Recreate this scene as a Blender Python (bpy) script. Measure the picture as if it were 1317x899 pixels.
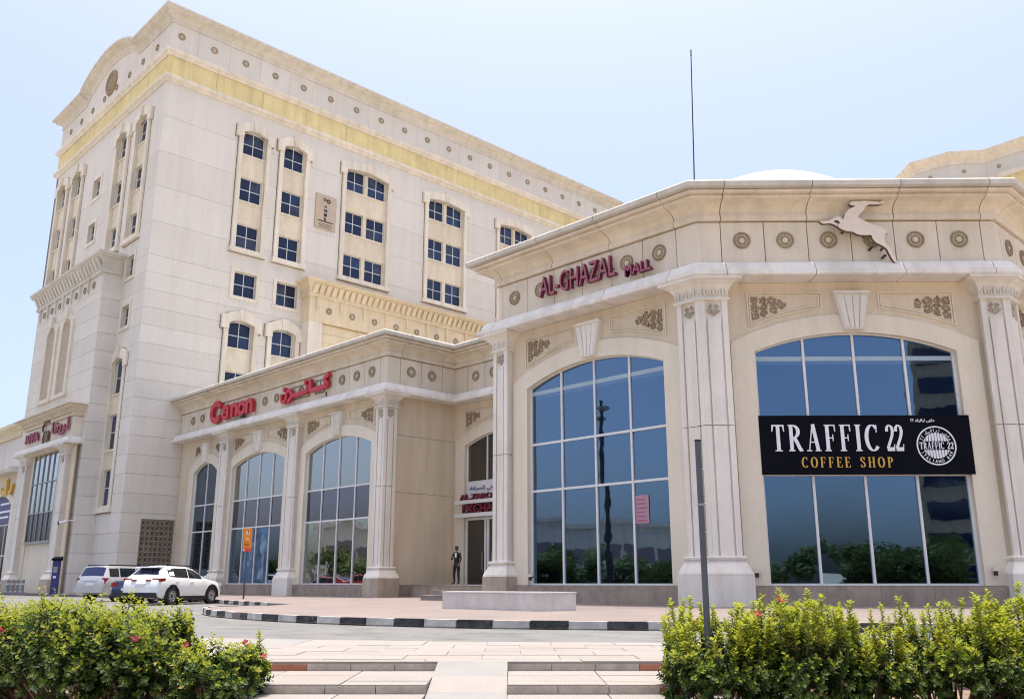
import bpy, bmesh, math, random
from mathutils import Vector, Matrix, Quaternion
rnd = random.Random(7)
R = math.radians
PI = math.pi
SC = bpy.context.scene
COL = SC.collection
for o in list(bpy.data.objects):
    bpy.data.objects.remove(o)

# ------------------------------------------------------------------ camera, world, sun, exposure
A44 = R(44.0)
FW = Vector((-math.cos(A44), math.sin(A44), 0))      # level viewing direction
RT = Vector((math.sin(A44), math.cos(A44), 0))
CAM = Vector((17.10, -25.48, 0.885))
cam_d = bpy.data.cameras.new('camera')
cam = bpy.data.objects.new('camera', cam_d)
COL.objects.link(cam)
cam.location = CAM
cam.rotation_euler = (R(90 + 14.44), 0, math.atan2(-FW.x, FW.y))
cam_d.sensor_width = 36.0
cam_d.lens = 31.85
cam_d.clip_start = 0.1
cam_d.clip_end = 5000
SC.camera = cam

SUN_EL = R(85.0)
SUN_DIR = (FW * 1.0 + RT * 0.15).normalized()
SUN_VEC = Vector((SUN_DIR.x * math.cos(SUN_EL), SUN_DIR.y * math.cos(SUN_EL), math.sin(SUN_EL)))
world = bpy.data.worlds.new('World')
SC.world = world
world.use_nodes = True
wn = world.node_tree
bg = wn.nodes['Background']
sky = wn.nodes.new('ShaderNodeTexSky')
sky.sky_type = 'NISHITA'
sky.sun_disc = False
sky.sun_elevation = SUN_EL
sky.sun_rotation = math.atan2(SUN_DIR.x, SUN_DIR.y)
sky.air_density = 0.64
sky.dust_density = 4.8
sky.ozone_density = 1.0
wn.links.new(sky.outputs[0], bg.inputs[0])
bg.inputs[1].default_value = 0.142
sun_d = bpy.data.lights.new('sun', 'SUN')
sun_d.energy = 2.0
sun_d.angle = R(0.5)
sun_d.color = (1.0, 0.95, 0.87)
sun = bpy.data.objects.new('sun', sun_d)
COL.objects.link(sun)
sun.rotation_euler = SUN_VEC.to_track_quat('Z', 'Y').to_euler()
sun.location = (0, 0, 90)
SC.view_settings.view_transform = 'Standard'
SC.view_settings.look = 'None'
SC.view_settings.gamma = 1.0
SC.view_settings.exposure = 1.33
SC.cycles.pixel_filter_type = 'BLACKMAN_HARRIS'
SC.cycles.filter_width = 1.1

# ------------------------------------------------------------------ materials
MATS = {}
def new_mat(name):
    m = bpy.data.materials.new(name)
    m.use_nodes = True
    MATS[name] = m
    return m, m.node_tree.nodes, m.node_tree.links, m.node_tree.nodes['Principled BSDF']
def pos_noise(N, L, scale, detail=4, sz=1.0, rough=0.6):
    g = N.new('ShaderNodeNewGeometry')
    mp = N.new('ShaderNodeMapping')
    mp.inputs['Scale'].default_value = (scale, scale, scale * sz)
    L.new(g.outputs['Position'], mp.inputs['Vector'])
    t = N.new('ShaderNodeTexNoise')
    t.inputs['Detail'].default_value = detail
    t.inputs['Roughness'].default_value = rough
    t.inputs['Scale'].default_value = 1.0
    L.new(mp.outputs[0], t.inputs['Vector'])
    return t.outputs['Fac']
def ramp(N, L, fac, stops):
    r = N.new('ShaderNodeValToRGB')
    e = r.color_ramp.elements
    e[0].position, e[0].color = stops[0][0], (*stops[0][1], 1)
    e[1].position, e[1].color = stops[-1][0], (*stops[-1][1], 1)
    for p, c in stops[1:-1]:
        n = e.new(p); n.color = (*c, 1)
    L.new(fac, r.inputs[0])
    return r.outputs[0]
def mult(N, L, a, b, f=1.0):
    m = N.new('ShaderNodeMixRGB'); m.blend_type = 'MULTIPLY'; m.inputs[0].default_value = f
    L.new(a, m.inputs[1]); L.new(b, m.inputs[2])
    return m.outputs[0]
def bump(N, L, bsdf, fac, strength, dist=0.02):
    b = N.new('ShaderNodeBump'); b.inputs['Strength'].default_value = strength; b.inputs['Distance'].default_value = dist
    L.new(fac, b.inputs['Height']); L.new(b.outputs[0], bsdf.inputs['Normal'])
def sc(c, k): return tuple(min(1, x * k) for x in c)
def stone(name, col, var=0.10, scale=1.2, streak=0.12, rough=0.85, bmp=0.25, fine=22.0):
    m, N, L, B = new_mat(name)
    a = ramp(N, L, pos_noise(N, L, scale, 5), [(0.3, sc(col, 1 - var)), (0.7, sc(col, 1 + var))])
    s = ramp(N, L, pos_noise(N, L, 1.6, 4, 0.09), [(0.36, (1 - streak,) * 2 + (1 - streak * 1.25,)), (0.56, (1, 1, 1))])
    f = pos_noise(N, L, fine, 3)
    g = ramp(N, L, f, [(0.3, (0.93,) * 3), (0.7, (1.04,) * 3)])
    oi = N.new('ShaderNodeObjectInfo')          # every block of stone has a tone of its own
    t = ramp(N, L, oi.outputs['Random'], [(0.0, (0.955, 0.95, 0.94)), (0.5, (1.0, 0.995, 0.985)), (1.0, (1.035, 1.035, 1.035))])
    L.new(mult(N, L, mult(N, L, mult(N, L, a, s), g), t), B.inputs['Base Color'])
    B.inputs['Roughness'].default_value = rough
    B.inputs['Specular IOR Level'].default_value = 0.25
    bump(N, L, B, f, bmp)
    return m
def plain(name, col, rough=0.5, metal=0.0, var=0.06, scale=6.0, spec=0.5, coat=0.0):
    m, N, L, B = new_mat(name)
    c = ramp(N, L, pos_noise(N, L, scale, 4), [(0.3, sc(col, 1 - var)), (0.7, sc(col, 1 + var))])
    L.new(c, B.inputs['Base Color'])
    B.inputs['Roughness'].default_value = rough
    B.inputs['Metallic'].default_value = metal
    B.inputs['Specular IOR Level'].default_value = spec
    B.inputs['Coat Weight'].default_value = coat
    return m
def glazing(name, refl, trans, edge=0.35, rough=0.015, wav=0.0):
    m, N, L, B = new_mat(name)
    N.remove(B)
    out = N['Material Output']
    gl = N.new('ShaderNodeBsdfGlossy'); gl.inputs['Roughness'].default_value = rough
    lw = N.new('ShaderNodeLayerWeight'); lw.inputs[0].default_value = 0.32
    mx = N.new('ShaderNodeMixRGB')
    mx.inputs[1].default_value = (*refl, 1); mx.inputs[2].default_value = (*[r + (1 - r) * edge for r in refl], 1)
    L.new(lw.outputs['Facing'], mx.inputs[0]); L.new(mx.outputs[0], gl.inputs['Color'])
    tr = N.new('ShaderNodeBsdfTransparent'); tr.inputs[0].default_value = (*trans, 1)
    ad = N.new('ShaderNodeAddShader')
    L.new(gl.outputs[0], ad.inputs[0]); L.new(tr.outputs[0], ad.inputs[1]); L.new(ad.outputs[0], out.inputs[0])
    if wav:
        f = pos_noise(N, L, 0.8, 2)
        b = N.new('ShaderNodeBump'); b.inputs['Strength'].default_value = wav; b.inputs['Distance'].default_value = 0.05
        L.new(f, b.inputs['Height']); L.new(b.outputs[0], gl.inputs['Normal'])
    return m

stone('wall_stone', (0.745, 0.635, 0.485), 0.05, 0.5, 0.10)
stone('frieze_stone', (0.78, 0.69, 0.56), 0.05, 0.6, 0.10)
stone('cornice_stone', (0.775, 0.68, 0.54), 0.06, 0.7, 0.12)
stone('pale_stone', (0.81, 0.76, 0.68), 0.05, 0.8, 0.12)
stone('ledge_stone', (0.81, 0.775, 0.725), 0.05, 0.9, 0.15)
stone('band_stone', (0.80, 0.72, 0.58), 0.04, 0.5, 0.06)
stone('tower_stone', (0.735, 0.69, 0.62), 0.025, 0.35, 0.05)
stone('tower_trim', (0.80, 0.73, 0.615), 0.05, 0.8, 0.12)
stone('spandrel_stone', (0.76, 0.67, 0.515), 0.07, 1.5, 0.10)
stone('warm_stone', (0.78, 0.655, 0.45), 0.06, 0.8, 0.08)  # yellow bounce light on the tower's right bay is baked into this colour
stone('yellow_stone', (0.78, 0.655, 0.34), 0.08, 0.8, 0.12)
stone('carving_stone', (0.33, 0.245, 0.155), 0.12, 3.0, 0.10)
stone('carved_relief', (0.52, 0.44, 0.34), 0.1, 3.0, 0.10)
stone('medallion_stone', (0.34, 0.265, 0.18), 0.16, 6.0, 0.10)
stone('plinth_granite', (0.36, 0.29, 0.235), 0.18, 2.5, 0.18, rough=0.6, bmp=0.05, fine=60)
stone('pedestal_granite', (0.50, 0.41, 0.32), 0.15, 2.5, 0.15, rough=0.6, bmp=0.05, fine=60)
stone('lattice_stone', (0.28, 0.235, 0.185), 0.18, 3.0, 0.15)
stone('coping_stone', (0.60, 0.555, 0.49), 0.06, 0.8, 0.12)
stone('tower_cornice_stone', (0.70, 0.655, 0.575), 0.05, 0.6, 0.12)
plain('joint_seal', (0.20, 0.165, 0.13), 0.9, 0, 0.3, 4)
stone('roof_felt', (0.45, 0.43, 0.40), 0.08, 0.4, 0.0)
stone('white_render', (0.72, 0.71, 0.69), 0.03, 0.4, 0.04)
stone('planter_render', (0.68, 0.63, 0.59), 0.08, 3.0, 0.12)
stone('asphalt', (0.180, 0.180, 0.174), 0.10, 0.5, 0.0, rough=0.9, bmp=0.5, fine=40)
stone('kerb_white', (0.48, 0.46, 0.43), 0.26, 4.0, 0.0)
stone('kerb_black', (0.055, 0.055, 0.058), 0.6, 5.0, 0.0)
stone('slab_pale', (0.272, 0.25, 0.23), 0.05, 1.2, 0.0, fine=30)
stone('slab_grey', (0.25, 0.243, 0.232), 0.08, 1.2, 0.0, fine=30)
stone('slab_warm', (0.28, 0.248, 0.222), 0.07, 1.2, 0.0, fine=30)
stone('riser_stone', (0.44, 0.38, 0.32), 0.22, 5.0, 0.0, fine=30)
stone('red_tile', (0.42, 0.17, 0.11), 0.15, 3.0, 0.0)
stone('bedding_mortar', (0.26, 0.235, 0.21), 0.15, 2.0, 0.0)
stone('soil', (0.20, 0.145, 0.10), 0.3, 4.0, 0.0, fine=12, bmp=1.0)
stone('sand', (0.42, 0.36, 0.28), 0.12, 0.15, 0.0)
m = MATS['asphalt']; N = m.node_tree.nodes; L = m.node_tree.links; B = N['Principled BSDF']
old = B.inputs['Base Color'].links[0].from_socket
st = ramp(N, L, pos_noise(N, L, 0.9, 5, 1.0, 0.7), [(0.36, (0.72, 0.72, 0.73)), (0.50, (1, 1, 1)), (0.72, (1.10, 1.09, 1.07))])
L.new(mult(N, L, old, st), B.inputs['Base Color'])
# small interlocking pavers of the forecourt (each far below 10 px): a material
m, N, L, B = new_mat('forecourt_pavers')
g = N.new('ShaderNodeNewGeometry')
mp = N.new('ShaderNodeMapping'); mp.inputs['Rotation'].default_value = (0, 0, R(46)); L.new(g.outputs['Position'], mp.inputs['Vector'])
br = N.new('ShaderNodeTexBrick'); br.inputs['Scale'].default_value = 4.0
br.inputs['Color1'].default_value = (0.232, 0.190, 0.172, 1); br.inputs['Color2'].default_value = (0.196, 0.160, 0.145, 1)
br.inputs['Mortar'].default_value = (0.165, 0.136, 0.125, 1); br.inputs['Mortar Size'].default_value = 0.02
L.new(mp.outputs[0], br.inputs['Vector'])
v = ramp(N, L, pos_noise(N, L, 0.45, 5), [(0.3, (0.86, 0.86, 0.87)), (0.68, (1.12, 1.1, 1.08))])
L.new(mult(N, L, br.outputs['Color'], v), B.inputs['Base Color'])
B.inputs['Roughness'].default_value = 0.85
glazing('mall_glass', (0.10, 0.165, 0.245), (0.26, 0.29, 0.31), 0.20, wav=0.05)
glazing('arcade_glass', (0.26, 0.28, 0.285), (0.12, 0.13, 0.13), 0.45, wav=0.12)
glazing('film_glass', (0.11, 0.11, 0.145), (0.03, 0.03, 0.035), 0.25, wav=0.12)
glazing('frosted_glass', (0.26, 0.295, 0.28), (0.06, 0.07, 0.065), 0.45, wav=0.12)
glazing('entrance_glass', (0.36, 0.40, 0.42), (0.03, 0.04, 0.04), 0.6, wav=0.04)
glazing('door_glass', (0.10, 0.10, 0.10), (0.05, 0.05, 0.05), 0.2)
plain('tower_glass', (0.006, 0.014, 0.045), 0.04, 0, 0.2, 0.7, 0.5)
plain('tower_glass_pale', (0.012, 0.03, 0.085), 0.05, 0, 0.5, 0.9, 0.6)
plain('tower_glass_curtain', (0.035, 0.045, 0.075), 0.07, 0, 0.6, 2.0, 0.5)
plain('pane_white', (0.72, 0.72, 0.70), 0.4)
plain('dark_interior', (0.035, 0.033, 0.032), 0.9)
plain('ceiling_band', (0.75, 0.76, 0.76), 0.6)
plain('ceiling_band_proxy', (0.36, 0.46, 0.52), 0.4)  # brightness of the ceiling band inside, put into the colour
plain('bulkhead', (0.20, 0.17, 0.19), 0.8)
plain('sign_black', (0.006, 0.0065, 0.011), 0.9, spec=0.08)
plain('sign_white', (0.80, 0.81, 0.84), 0.5)
plain('sign_gold', (0.62, 0.36, 0.06), 0.5)
plain('letter_red', (0.55, 0.022, 0.035), 0.4)
plain('letter_mauve', (0.36, 0.10, 0.15), 0.45)
plain('letter_maroon', (0.15, 0.012, 0.03), 0.4)
plain('letter_wine', (0.27, 0.018, 0.05), 0.4)
plain('car_red', (0.32, 0.015, 0.02), 0.25, 0, 0.02, 2, 0.5, 0.8)
plain('letter_yellow', (0.65, 0.38, 0.04), 0.4)
plain('gazelle_face', (0.76, 0.655, 0.55), 0.7)
plain('bronze_edge', (0.16, 0.10, 0.05), 0.6)
plain('dark_metal', (0.035, 0.037, 0.04), 0.5, 0.3)
plain('pole_grey', (0.085, 0.09, 0.105), 0.5, 0.2, 0.15, 3)
plain('grey_metal', (0.30, 0.31, 0.32), 0.45, 0.6)
plain('signal_orange', (0.75, 0.24, 0.015), 0.5)
plain('signal_red', (0.65, 0.07, 0.02), 0.5)
plain('meter_blue', (0.03, 0.035, 0.16), 0.45)
plain('poster_blue', (0.04, 0.11, 0.22), 0.4, 0, 0.75, 1.0)
plain('poster_grey', (0.16, 0.24, 0.32), 0.5, 0, 0.5, 2.0)
plain('poster_pink', (0.42, 0.24, 0.31), 0.6)
stone('plaque_stone', (0.52, 0.43, 0.33), 0.05, 1.0, 0.05)
plain('poster_white', (0.70, 0.70, 0.70), 0.6)
plain('car_white', (0.80, 0.80, 0.79), 0.25, 0, 0.01, 2, 0.5, 0.6)
plain('car_silver', (0.55, 0.55, 0.53), 0.3, 0.35, 0.02, 2, 0.5, 0.6)
plain('car_navy', (0.02, 0.03, 0.08), 0.25, 0, 0.02, 2, 0.5, 0.8)
plain('car_trim', (0.015, 0.015, 0.016), 0.6)
plain('car_glass', (0.012, 0.016, 0.02), 0.04, 0, 0.1, 1, 0.6)
plain('rear_glass', (0.012, 0.02, 0.07), 0.05, 0, 0.1, 1, 0.6)
plain('tyre_rubber', (0.018, 0.018, 0.018), 0.85)
plain('rim_alloy', (0.55, 0.56, 0.57), 0.3, 0.8)
plain('lamp_red', (0.28, 0.012, 0.015), 0.2)
plain('lamp_clear', (0.75, 0.76, 0.76), 0.15)
plain('cloth_black', (0.014, 0.013, 0.014), 0.85)
plain('cloth_white', (0.7, 0.7, 0.7), 0.85)
plain('skin', (0.16, 0.085, 0.055), 0.6)
plain('bark', (0.16, 0.11, 0.07), 0.9, 0, 0.3, 9)
plain('dome_white', (0.86, 0.86, 0.85), 0.6)
def leafy(name, c1, c2, tr=0.45):
    m, N, L, B = new_mat(name)
    out = N['Material Output']
    c = ramp(N, L, pos_noise(N, L, 9.0, 2), [(0.35, c1), (0.65, c2)])
    L.new(c, B.inputs['Base Color']); B.inputs['Roughness'].default_value = 0.55
    B.inputs['Specular IOR Level'].default_value = 0.3
    t = N.new('ShaderNodeBsdfTranslucent'); L.new(c, t.inputs[0])
    mx = N.new('ShaderNodeMixShader'); mx.inputs[0].default_value = tr
    L.new(B.outputs[0], mx.inputs[1]); L.new(t.outputs[0], mx.inputs[2]); L.new(mx.outputs[0], out.inputs[0])
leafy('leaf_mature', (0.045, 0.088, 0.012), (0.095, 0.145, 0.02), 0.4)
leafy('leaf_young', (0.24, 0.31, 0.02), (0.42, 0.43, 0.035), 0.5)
leafy('leaf_dark', (0.022, 0.045, 0.008), (0.05, 0.085, 0.012), 0.25)  # darker green set inside the crown, and at random elsewhere
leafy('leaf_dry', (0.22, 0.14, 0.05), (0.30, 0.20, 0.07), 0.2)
leafy('leaf_tree', (0.07, 0.11, 0.03), (0.13, 0.17, 0.05), 0.25)
leafy('bract_pink', (0.50, 0.06, 0.12), (0.62, 0.10, 0.15), 0.4)

# ------------------------------------------------------------------ geometry helpers
WORG = {}
class MB:
    def __init__(s): s.v = []; s.f = []; s.m = []; s.cur = 0
    def face(s, pts):
        i = len(s.v); s.v.extend([tuple(p) for p in pts]); s.f.append(tuple(range(i, i + len(pts)))); s.m.append(s.cur)
    def grid(s, rows, close_v=False, close_u=False):
        i0 = len(s.v); n = len(rows[0])
        for r in rows: s.v.extend([tuple(p) for p in r])
        nr = len(rows)
        for a in range(nr if close_v else nr - 1):
            b = (a + 1) % nr
            for k in range(n if close_u else n - 1):
                k2 = (k + 1) % n
                s.f.append((i0 + a * n + k, i0 + a * n + k2, i0 + b * n + k2, i0 + b * n + k)); s.m.append(s.cur)
    def hexa(s, p):      # eight corners: bottom 0..3, top 4..7
        i = len(s.v); s.v.extend([tuple(q) for q in p])
        for f in ((0, 3, 2, 1), (4, 5, 6, 7), (0, 1, 5, 4), (1, 2, 6, 5), (2, 3, 7, 6), (3, 0, 4, 7)):
            s.f.append(tuple(i + k for k in f)); s.m.append(s.cur)
    def box(s, x0, x1, y0, y1, z0, z1):
        s.hexa([(x0, y0, z0), (x1, y0, z0), (x1, y1, z0), (x0, y1, z0), (x0, y0, z1), (x1, y0, z1), (x1, y1, z1), (x0, y1, z1)])
    def fbox(s, fr, u0, u1, o0, o1, z0, z1):
        P = fr.P
        s.hexa([P(u0, o1, z0), P(u1, o1, z0), P(u1, o0, z0), P(u0, o0, z0), P(u0, o1, z1), P(u1, o1, z1), P(u1, o0, z1), P(u0, o0, z1)])
    def prism(s, fr, poly, o0, o1, back=True):   # (u,z) polygon between two offsets; o1 is the front
        i = len(s.v); n = len(poly)
        s.v.extend([tuple(fr.P(u, o1, z)) for u, z in poly]); s.v.extend([tuple(fr.P(u, o0, z)) for u, z in poly])
        s.f.append(tuple(range(i, i + n))); s.m.append(s.cur)
        if back: s.f.append(tuple(range(i + 2 * n - 1, i + n - 1, -1))); s.m.append(s.cur)
        for k in range(n):
            k2 = (k + 1) % n
            s.f.append((i + k, i + n + k, i + n + k2, i + k2)); s.m.append(s.cur)
    def tube(s, pts, rad, n=6, cap=True):
        pts = [Vector(p) for p in pts]
        rows = []
        for k, p in enumerate(pts):
            d = (pts[min(k + 1, len(pts) - 1)] - pts[max(k - 1, 0)]).normalized()
            a = d.orthogonal().normalized() if abs(d.z) < 0.99 else Vector((1, 0, 0))
            if abs(d.z) < 0.99: a = d.cross(Vector((0, 0, 1))).normalized()
            b = d.cross(a)
            r = rad[k] if isinstance(rad, (list, tuple)) else rad
            rows.append([p + a * (math.cos(2 * PI * j / n) * r) + b * (math.sin(2 * PI * j / n) * r) for j in range(n)])
        s.grid(rows, close_u=True)
        if cap: s.face(rows[0][::-1]); s.face(rows[-1])
    def lathe(s, prof, n=20, c=(0, 0, 0), axis='z', closed=False):
        rows = []
        for r, h in prof:
            row = []
            for j in range(n):
                a = 2 * PI * j / n
                if axis == 'z': row.append((c[0] + r * math.cos(a), c[1] + r * math.sin(a), c[2] + h))
                else: row.append((c[0] + r * math.cos(a), c[1] - h, c[2] + r * math.sin(a)))
            rows.append(row)
        s.grid(rows, close_u=True)
    def build(s, name, mat, parent=None, org=None, smooth=False, kind=None, mesh_only=False):
        me = bpy.data.meshes.new(name)
        if org is None:
            if s.v:
                xs = [[p[k] for p in s.v] for k in range(3)]
                org = Vector([(min(x) + max(x)) / 2 for x in xs])
            else: org = Vector((0, 0, 0))
        org = Vector(org)
        me.from_pydata([(p[0] - org.x, p[1] - org.y, p[2] - org.z) for p in s.v], [], s.f)
        for mm in (mat if isinstance(mat, (list, tuple)) else [mat]): me.materials.append(MATS[mm])
        if len(set(s.m)) > 1: me.polygons.foreach_set('material_index', s.m)
        if smooth: me.polygons.foreach_set('use_smooth', [True] * len(s.f))
        me.update()
        if mesh_only: return me
        return link(name, me, parent, org, kind=kind)
def link(name, me, parent, org, rotz=0.0, kind=None):
    o = bpy.data.objects.new(name, me); COL.objects.link(o)
    org = Vector(org); WORG[o.name] = org.copy()
    if parent is not None:
        o.parent = parent; o.location = org - WORG[parent.name]
    else: o.location = org
    o.rotation_euler = (0, 0, rotz)
    if kind: o['kind'] = kind
    return o
def thing(name, label, cat, loc, group=None):
    o = bpy.data.objects.new(name, None); COL.objects.link(o)
    o.empty_display_size = 0.3
    o.location = loc; WORG[o.name] = Vector(loc)
    return tag(o, label, cat, group)
def tag(o, label, cat, group=None):
    o['label'] = label; o['category'] = cat
    if group: o['group'] = group
    return o
class Fr:
    def __init__(s, x, y, ux, uy):
        l = math.hypot(ux, uy); s.x, s.y, s.ux, s.uy = x, y, ux / l, uy / l
        s.ox, s.oy = s.uy, -s.ux
        s.ang = math.atan2(s.uy, s.ux)
    def P(s, u, o, z): return Vector((s.x + s.ux * u + s.ox * o, s.y + s.uy * u + s.oy * o, z))
def path_len(path): return sum(math.dist(path[i], path[i + 1]) for i in range(len(path) - 1))
def subpath(path, s0, s1):
    out = []; s = 0
    for i in range(len(path) - 1):
        a, b = path[i], path[i + 1]; l = math.dist(a, b)
        d = ((b[0] - a[0]) / l, (b[1] - a[1]) / l)
        n = (d[1], -d[0])
        lo, hi = max(s0, s), min(s1, s + l)
        if hi > lo + 1e-6:
            for t, end in ((lo, 0), (hi, 1)):
                p = (a[0] + d[0] * (t - s), a[1] + d[1] * (t - s))
                out.append((p, n, (t - s) < 1e-6 and i > 0, abs(t - s - l) < 1e-6 and i < len(path) - 2))
        s += l
    st = []
    k = 0
    while k < len(out):
        p, n, _, _ = out[k]
        if k + 1 < len(out) and math.dist(p, out[k + 1][0]) < 1e-5:
            n2 = out[k + 1][1]; dt = 1 + n[0] * n2[0] + n[1] * n2[1]
            st.append((p, ((n[0] + n2[0]) / dt, (n[1] + n2[1]) / dt))); k += 2
        else: st.append((p, n)); k += 1
    return st
def sweep(mb, path, prof, s0=None, s1=None, dz=None):   # prof: (offset, z) polygon carried along the path
    L_ = path_len(path)
    st = subpath(path, 0 if s0 is None else s0, L_ if s1 is None else s1)
    rows = []
    for p, n in st: rows.append([(p[0] + n[0] * o, p[1] + n[1] * o, z) for o, z in prof])
    mb.grid(rows, close_u=True)
    mb.face(rows[0]); mb.face(rows[-1][::-1])
def arcz(u, half, zs, rise):
    Rr = (half * half + rise * rise) / (2 * rise)
    return zs + math.sqrt(max(0, Rr * Rr - u * u)) - (Rr - rise)
def arc_pts(uc, half, zs, rise, n=16):
    return [(uc + u, arcz(u, half, zs, rise)) for u in [-half + 2 * half * k / n for k in range(n + 1)]]
def U_poly(uL, uR, zb, zt, uc, half, zs, rise, n=16):
    return [(uL, zb), (uc - half, zb)] + arc_pts(uc, half, zs, rise, n) + [(uc + half, zb), (uR, zb), (uR, zt), (uL, zt)]
def U_band(uc, ho, zso, ro, hi, zsi, ri, zb, n=16):
    return [(uc - ho, zb), (uc - hi, zb)] + arc_pts(uc, hi, zsi, ri, n) + [(uc + hi, zb), (uc + ho, zb)] + arc_pts(uc, ho, zso, ro, n)[::-1]
def ribbon(mb, fr, pts, w, o0, o1, pen=None):
    """flat stroke of width w (or pen-dependent) along (u,z) points, raised from o0 to o1"""
    n = len(pts); Ls = []; Rs = []
    for k in range(n):
        a = pts[max(k - 1, 0)]; b = pts[min(k + 1, n - 1)]
        dx, dz = b[0] - a[0], b[1] - a[1]; l = math.hypot(dx, dz) or 1
        dx /= l; dz /= l
        ww = w if pen is None else pen + (w - pen) * abs(dz) ** 1.3
        Ls.append((pts[k][0] - dz * ww / 2, pts[k][1] + dx * ww / 2)); Rs.append((pts[k][0] + dz * ww / 2, pts[k][1] - dx * ww / 2))
    rows = []
    for k in range(n):
        rows.append([fr.P(*_uo(Ls[k], o0)), fr.P(*_uo(Ls[k], o1)), fr.P(*_uo(Rs[k], o1)), fr.P(*_uo(Rs[k], o0))])
    mb.grid(rows, close_u=True)
    mb.face(rows[0]); mb.face(rows[-1][::-1])
def _uo(p, o): return (p[0], o, p[1])
def ell(cx, cz, rx, rz, a0, a1, n=14):
    return [(cx + rx * math.cos(R(a0 + (a1 - a0) * k / n)), cz + rz * math.sin(R(a0 + (a1 - a0) * k / n))) for k in range(n + 1)]
def spiral(cx, cz, r, turns, a0, sgn=1, n=14):
    return [(cx + r * (1 - 0.8 * k / n) * math.cos(a0 + sgn * turns * 2 * PI * k / n), cz + r * (1 - 0.8 * k / n) * math.sin(a0 + sgn * turns * 2 * PI * k / n)) for k in range(n + 1)]
def font_mesh(ch, bold=0.0, extrude=0.05):
    c = bpy.data.curves.new('lettering', 'FONT'); c.body = ch; c.extrude = extrude; c.offset = bold; c.resolution_u = 3
    o = bpy.data.objects.new('lettering', c); COL.objects.link(o)
    dg = bpy.context.evaluated_depsgraph_get(); dg.update()
    me = o.evaluated_get(dg).to_mesh()
    vs = [tuple(v.co) for v in me.vertices]; fs = [tuple(p.vertices) for p in me.polygons]
    o.evaluated_get(dg).to_mesh_clear()
    bpy.data.objects.remove(o); bpy.data.curves.remove(c)
    return vs, fs
def letters(fr, text, u0, u1, z0, z1, o0, o1, mat, parent, bold=0.0, name='letter', joined=False, slant=0.0, ref=None):
    """raised lettering filling the box u0..u1, z0..z1; each letter an object of its own unless joined"""
    full, _ = font_mesh(text, bold)
    x0 = min(v[0] for v in full); x1 = max(v[0] for v in full)
    y0 = min(v[1] for v in full); y1 = max(v[1] for v in full)
    objs = []
    items = [(0, text)] if joined else [(k, ch) for k, ch in enumerate(text) if ch != ' ']
    for k, ch in items:
        vs, fs = font_mesh(ch, bold)
        if not vs: continue
        if joined: sh = 0
        else:
            pre, _ = font_mesh(text[:k + 1], bold)
            sh = max(v[0] for v in pre) - max(v[0] for v in vs)
        mb = MB()
        def mp(v):
            uu = u0 + (v[0] + sh - x0) / (x1 - x0) * (u1 - u0); zz = z0 + (v[1] - y0) / (y1 - y0) * (z1 - z0)
            return fr.P(uu + slant * (zz - z0), o0 + (o1 - o0) * (v[2] + 0.05) / 0.1, zz)
        mb.v = [tuple(mp(v)) for v in vs]; mb.f = fs
        mb.m = [0] * len(fs)
        if isinstance(mat, (list, tuple)):
            no = Vector((fr.ox, fr.oy, 0))
            for i, f in enumerate(fs):
                zs = [vs[j][2] for j in f]
                mb.m[i] = 0 if min(zs) > 0.04 else 1
        objs.append(mb.build(name, mat, parent))
    return objs
# ------------------------------------------------------------------ the mall: corner pavilion and arcaded wing
GZ = 0.15        # forecourt level
WALL_O, BAND_O, GLASS_O, SHAFT_O = -0.60, -0.50, -0.76, -0.20
LEDGE = [(-0.62, 11.2), (0.26, 11.2), (0.31, 11.24), (0.31, 11.40), (0.20, 11.44), (0.14, 11.62), (0.02, 11.75), (-0.36, 11.775), (-0.62, 11.775)]
FRIEZE = [(-0.62, 11.78), (-0.36, 11.78), (-0.36, 13.385), (-0.62, 13.385)]
CORNICE = [(-0.62, 13.43), (-0.25, 13.43), (-0.22, 13.48), (-0.22, 13.62), (-0.29, 13.65), (-0.27, 13.75), (-0.17, 13.89), (0.0, 13.99), (0.22, 14.04),
           (0.33, 14.05), (0.33, 14.14), (0.28, 14.15), (0.28, 14.19), (0.48, 14.2), (0.50, 14.29), (0.44, 14.30), (0.44, 14.32), (-0.62, 14.32)]
COPING = [(-0.62, 14.321), (0.62, 14.321), (0.70, 14.35), (0.70, 14.53), (0.62, 14.60), (0.3, 14.63), (-0.62, 14.63)]
# medallion mesh, shared: axis towards local -y
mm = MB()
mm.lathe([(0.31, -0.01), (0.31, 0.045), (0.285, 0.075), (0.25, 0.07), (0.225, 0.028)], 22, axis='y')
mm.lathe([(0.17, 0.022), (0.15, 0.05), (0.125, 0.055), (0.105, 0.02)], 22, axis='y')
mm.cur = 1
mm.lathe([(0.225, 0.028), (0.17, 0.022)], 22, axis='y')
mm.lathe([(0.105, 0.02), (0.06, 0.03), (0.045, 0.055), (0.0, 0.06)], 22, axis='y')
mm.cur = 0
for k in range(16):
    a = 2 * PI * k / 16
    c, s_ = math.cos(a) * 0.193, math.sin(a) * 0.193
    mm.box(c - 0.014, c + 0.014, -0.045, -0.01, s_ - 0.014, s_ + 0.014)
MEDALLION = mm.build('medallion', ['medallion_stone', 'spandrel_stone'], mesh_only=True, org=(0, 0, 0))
def medallion(parent, fr, u, o, z, s=1.0):
    ob = link('medallion', MEDALLION, parent, fr.P(u, o, z), fr.ang)
    ob.scale = (s, 1.0, s)
    return ob
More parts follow.
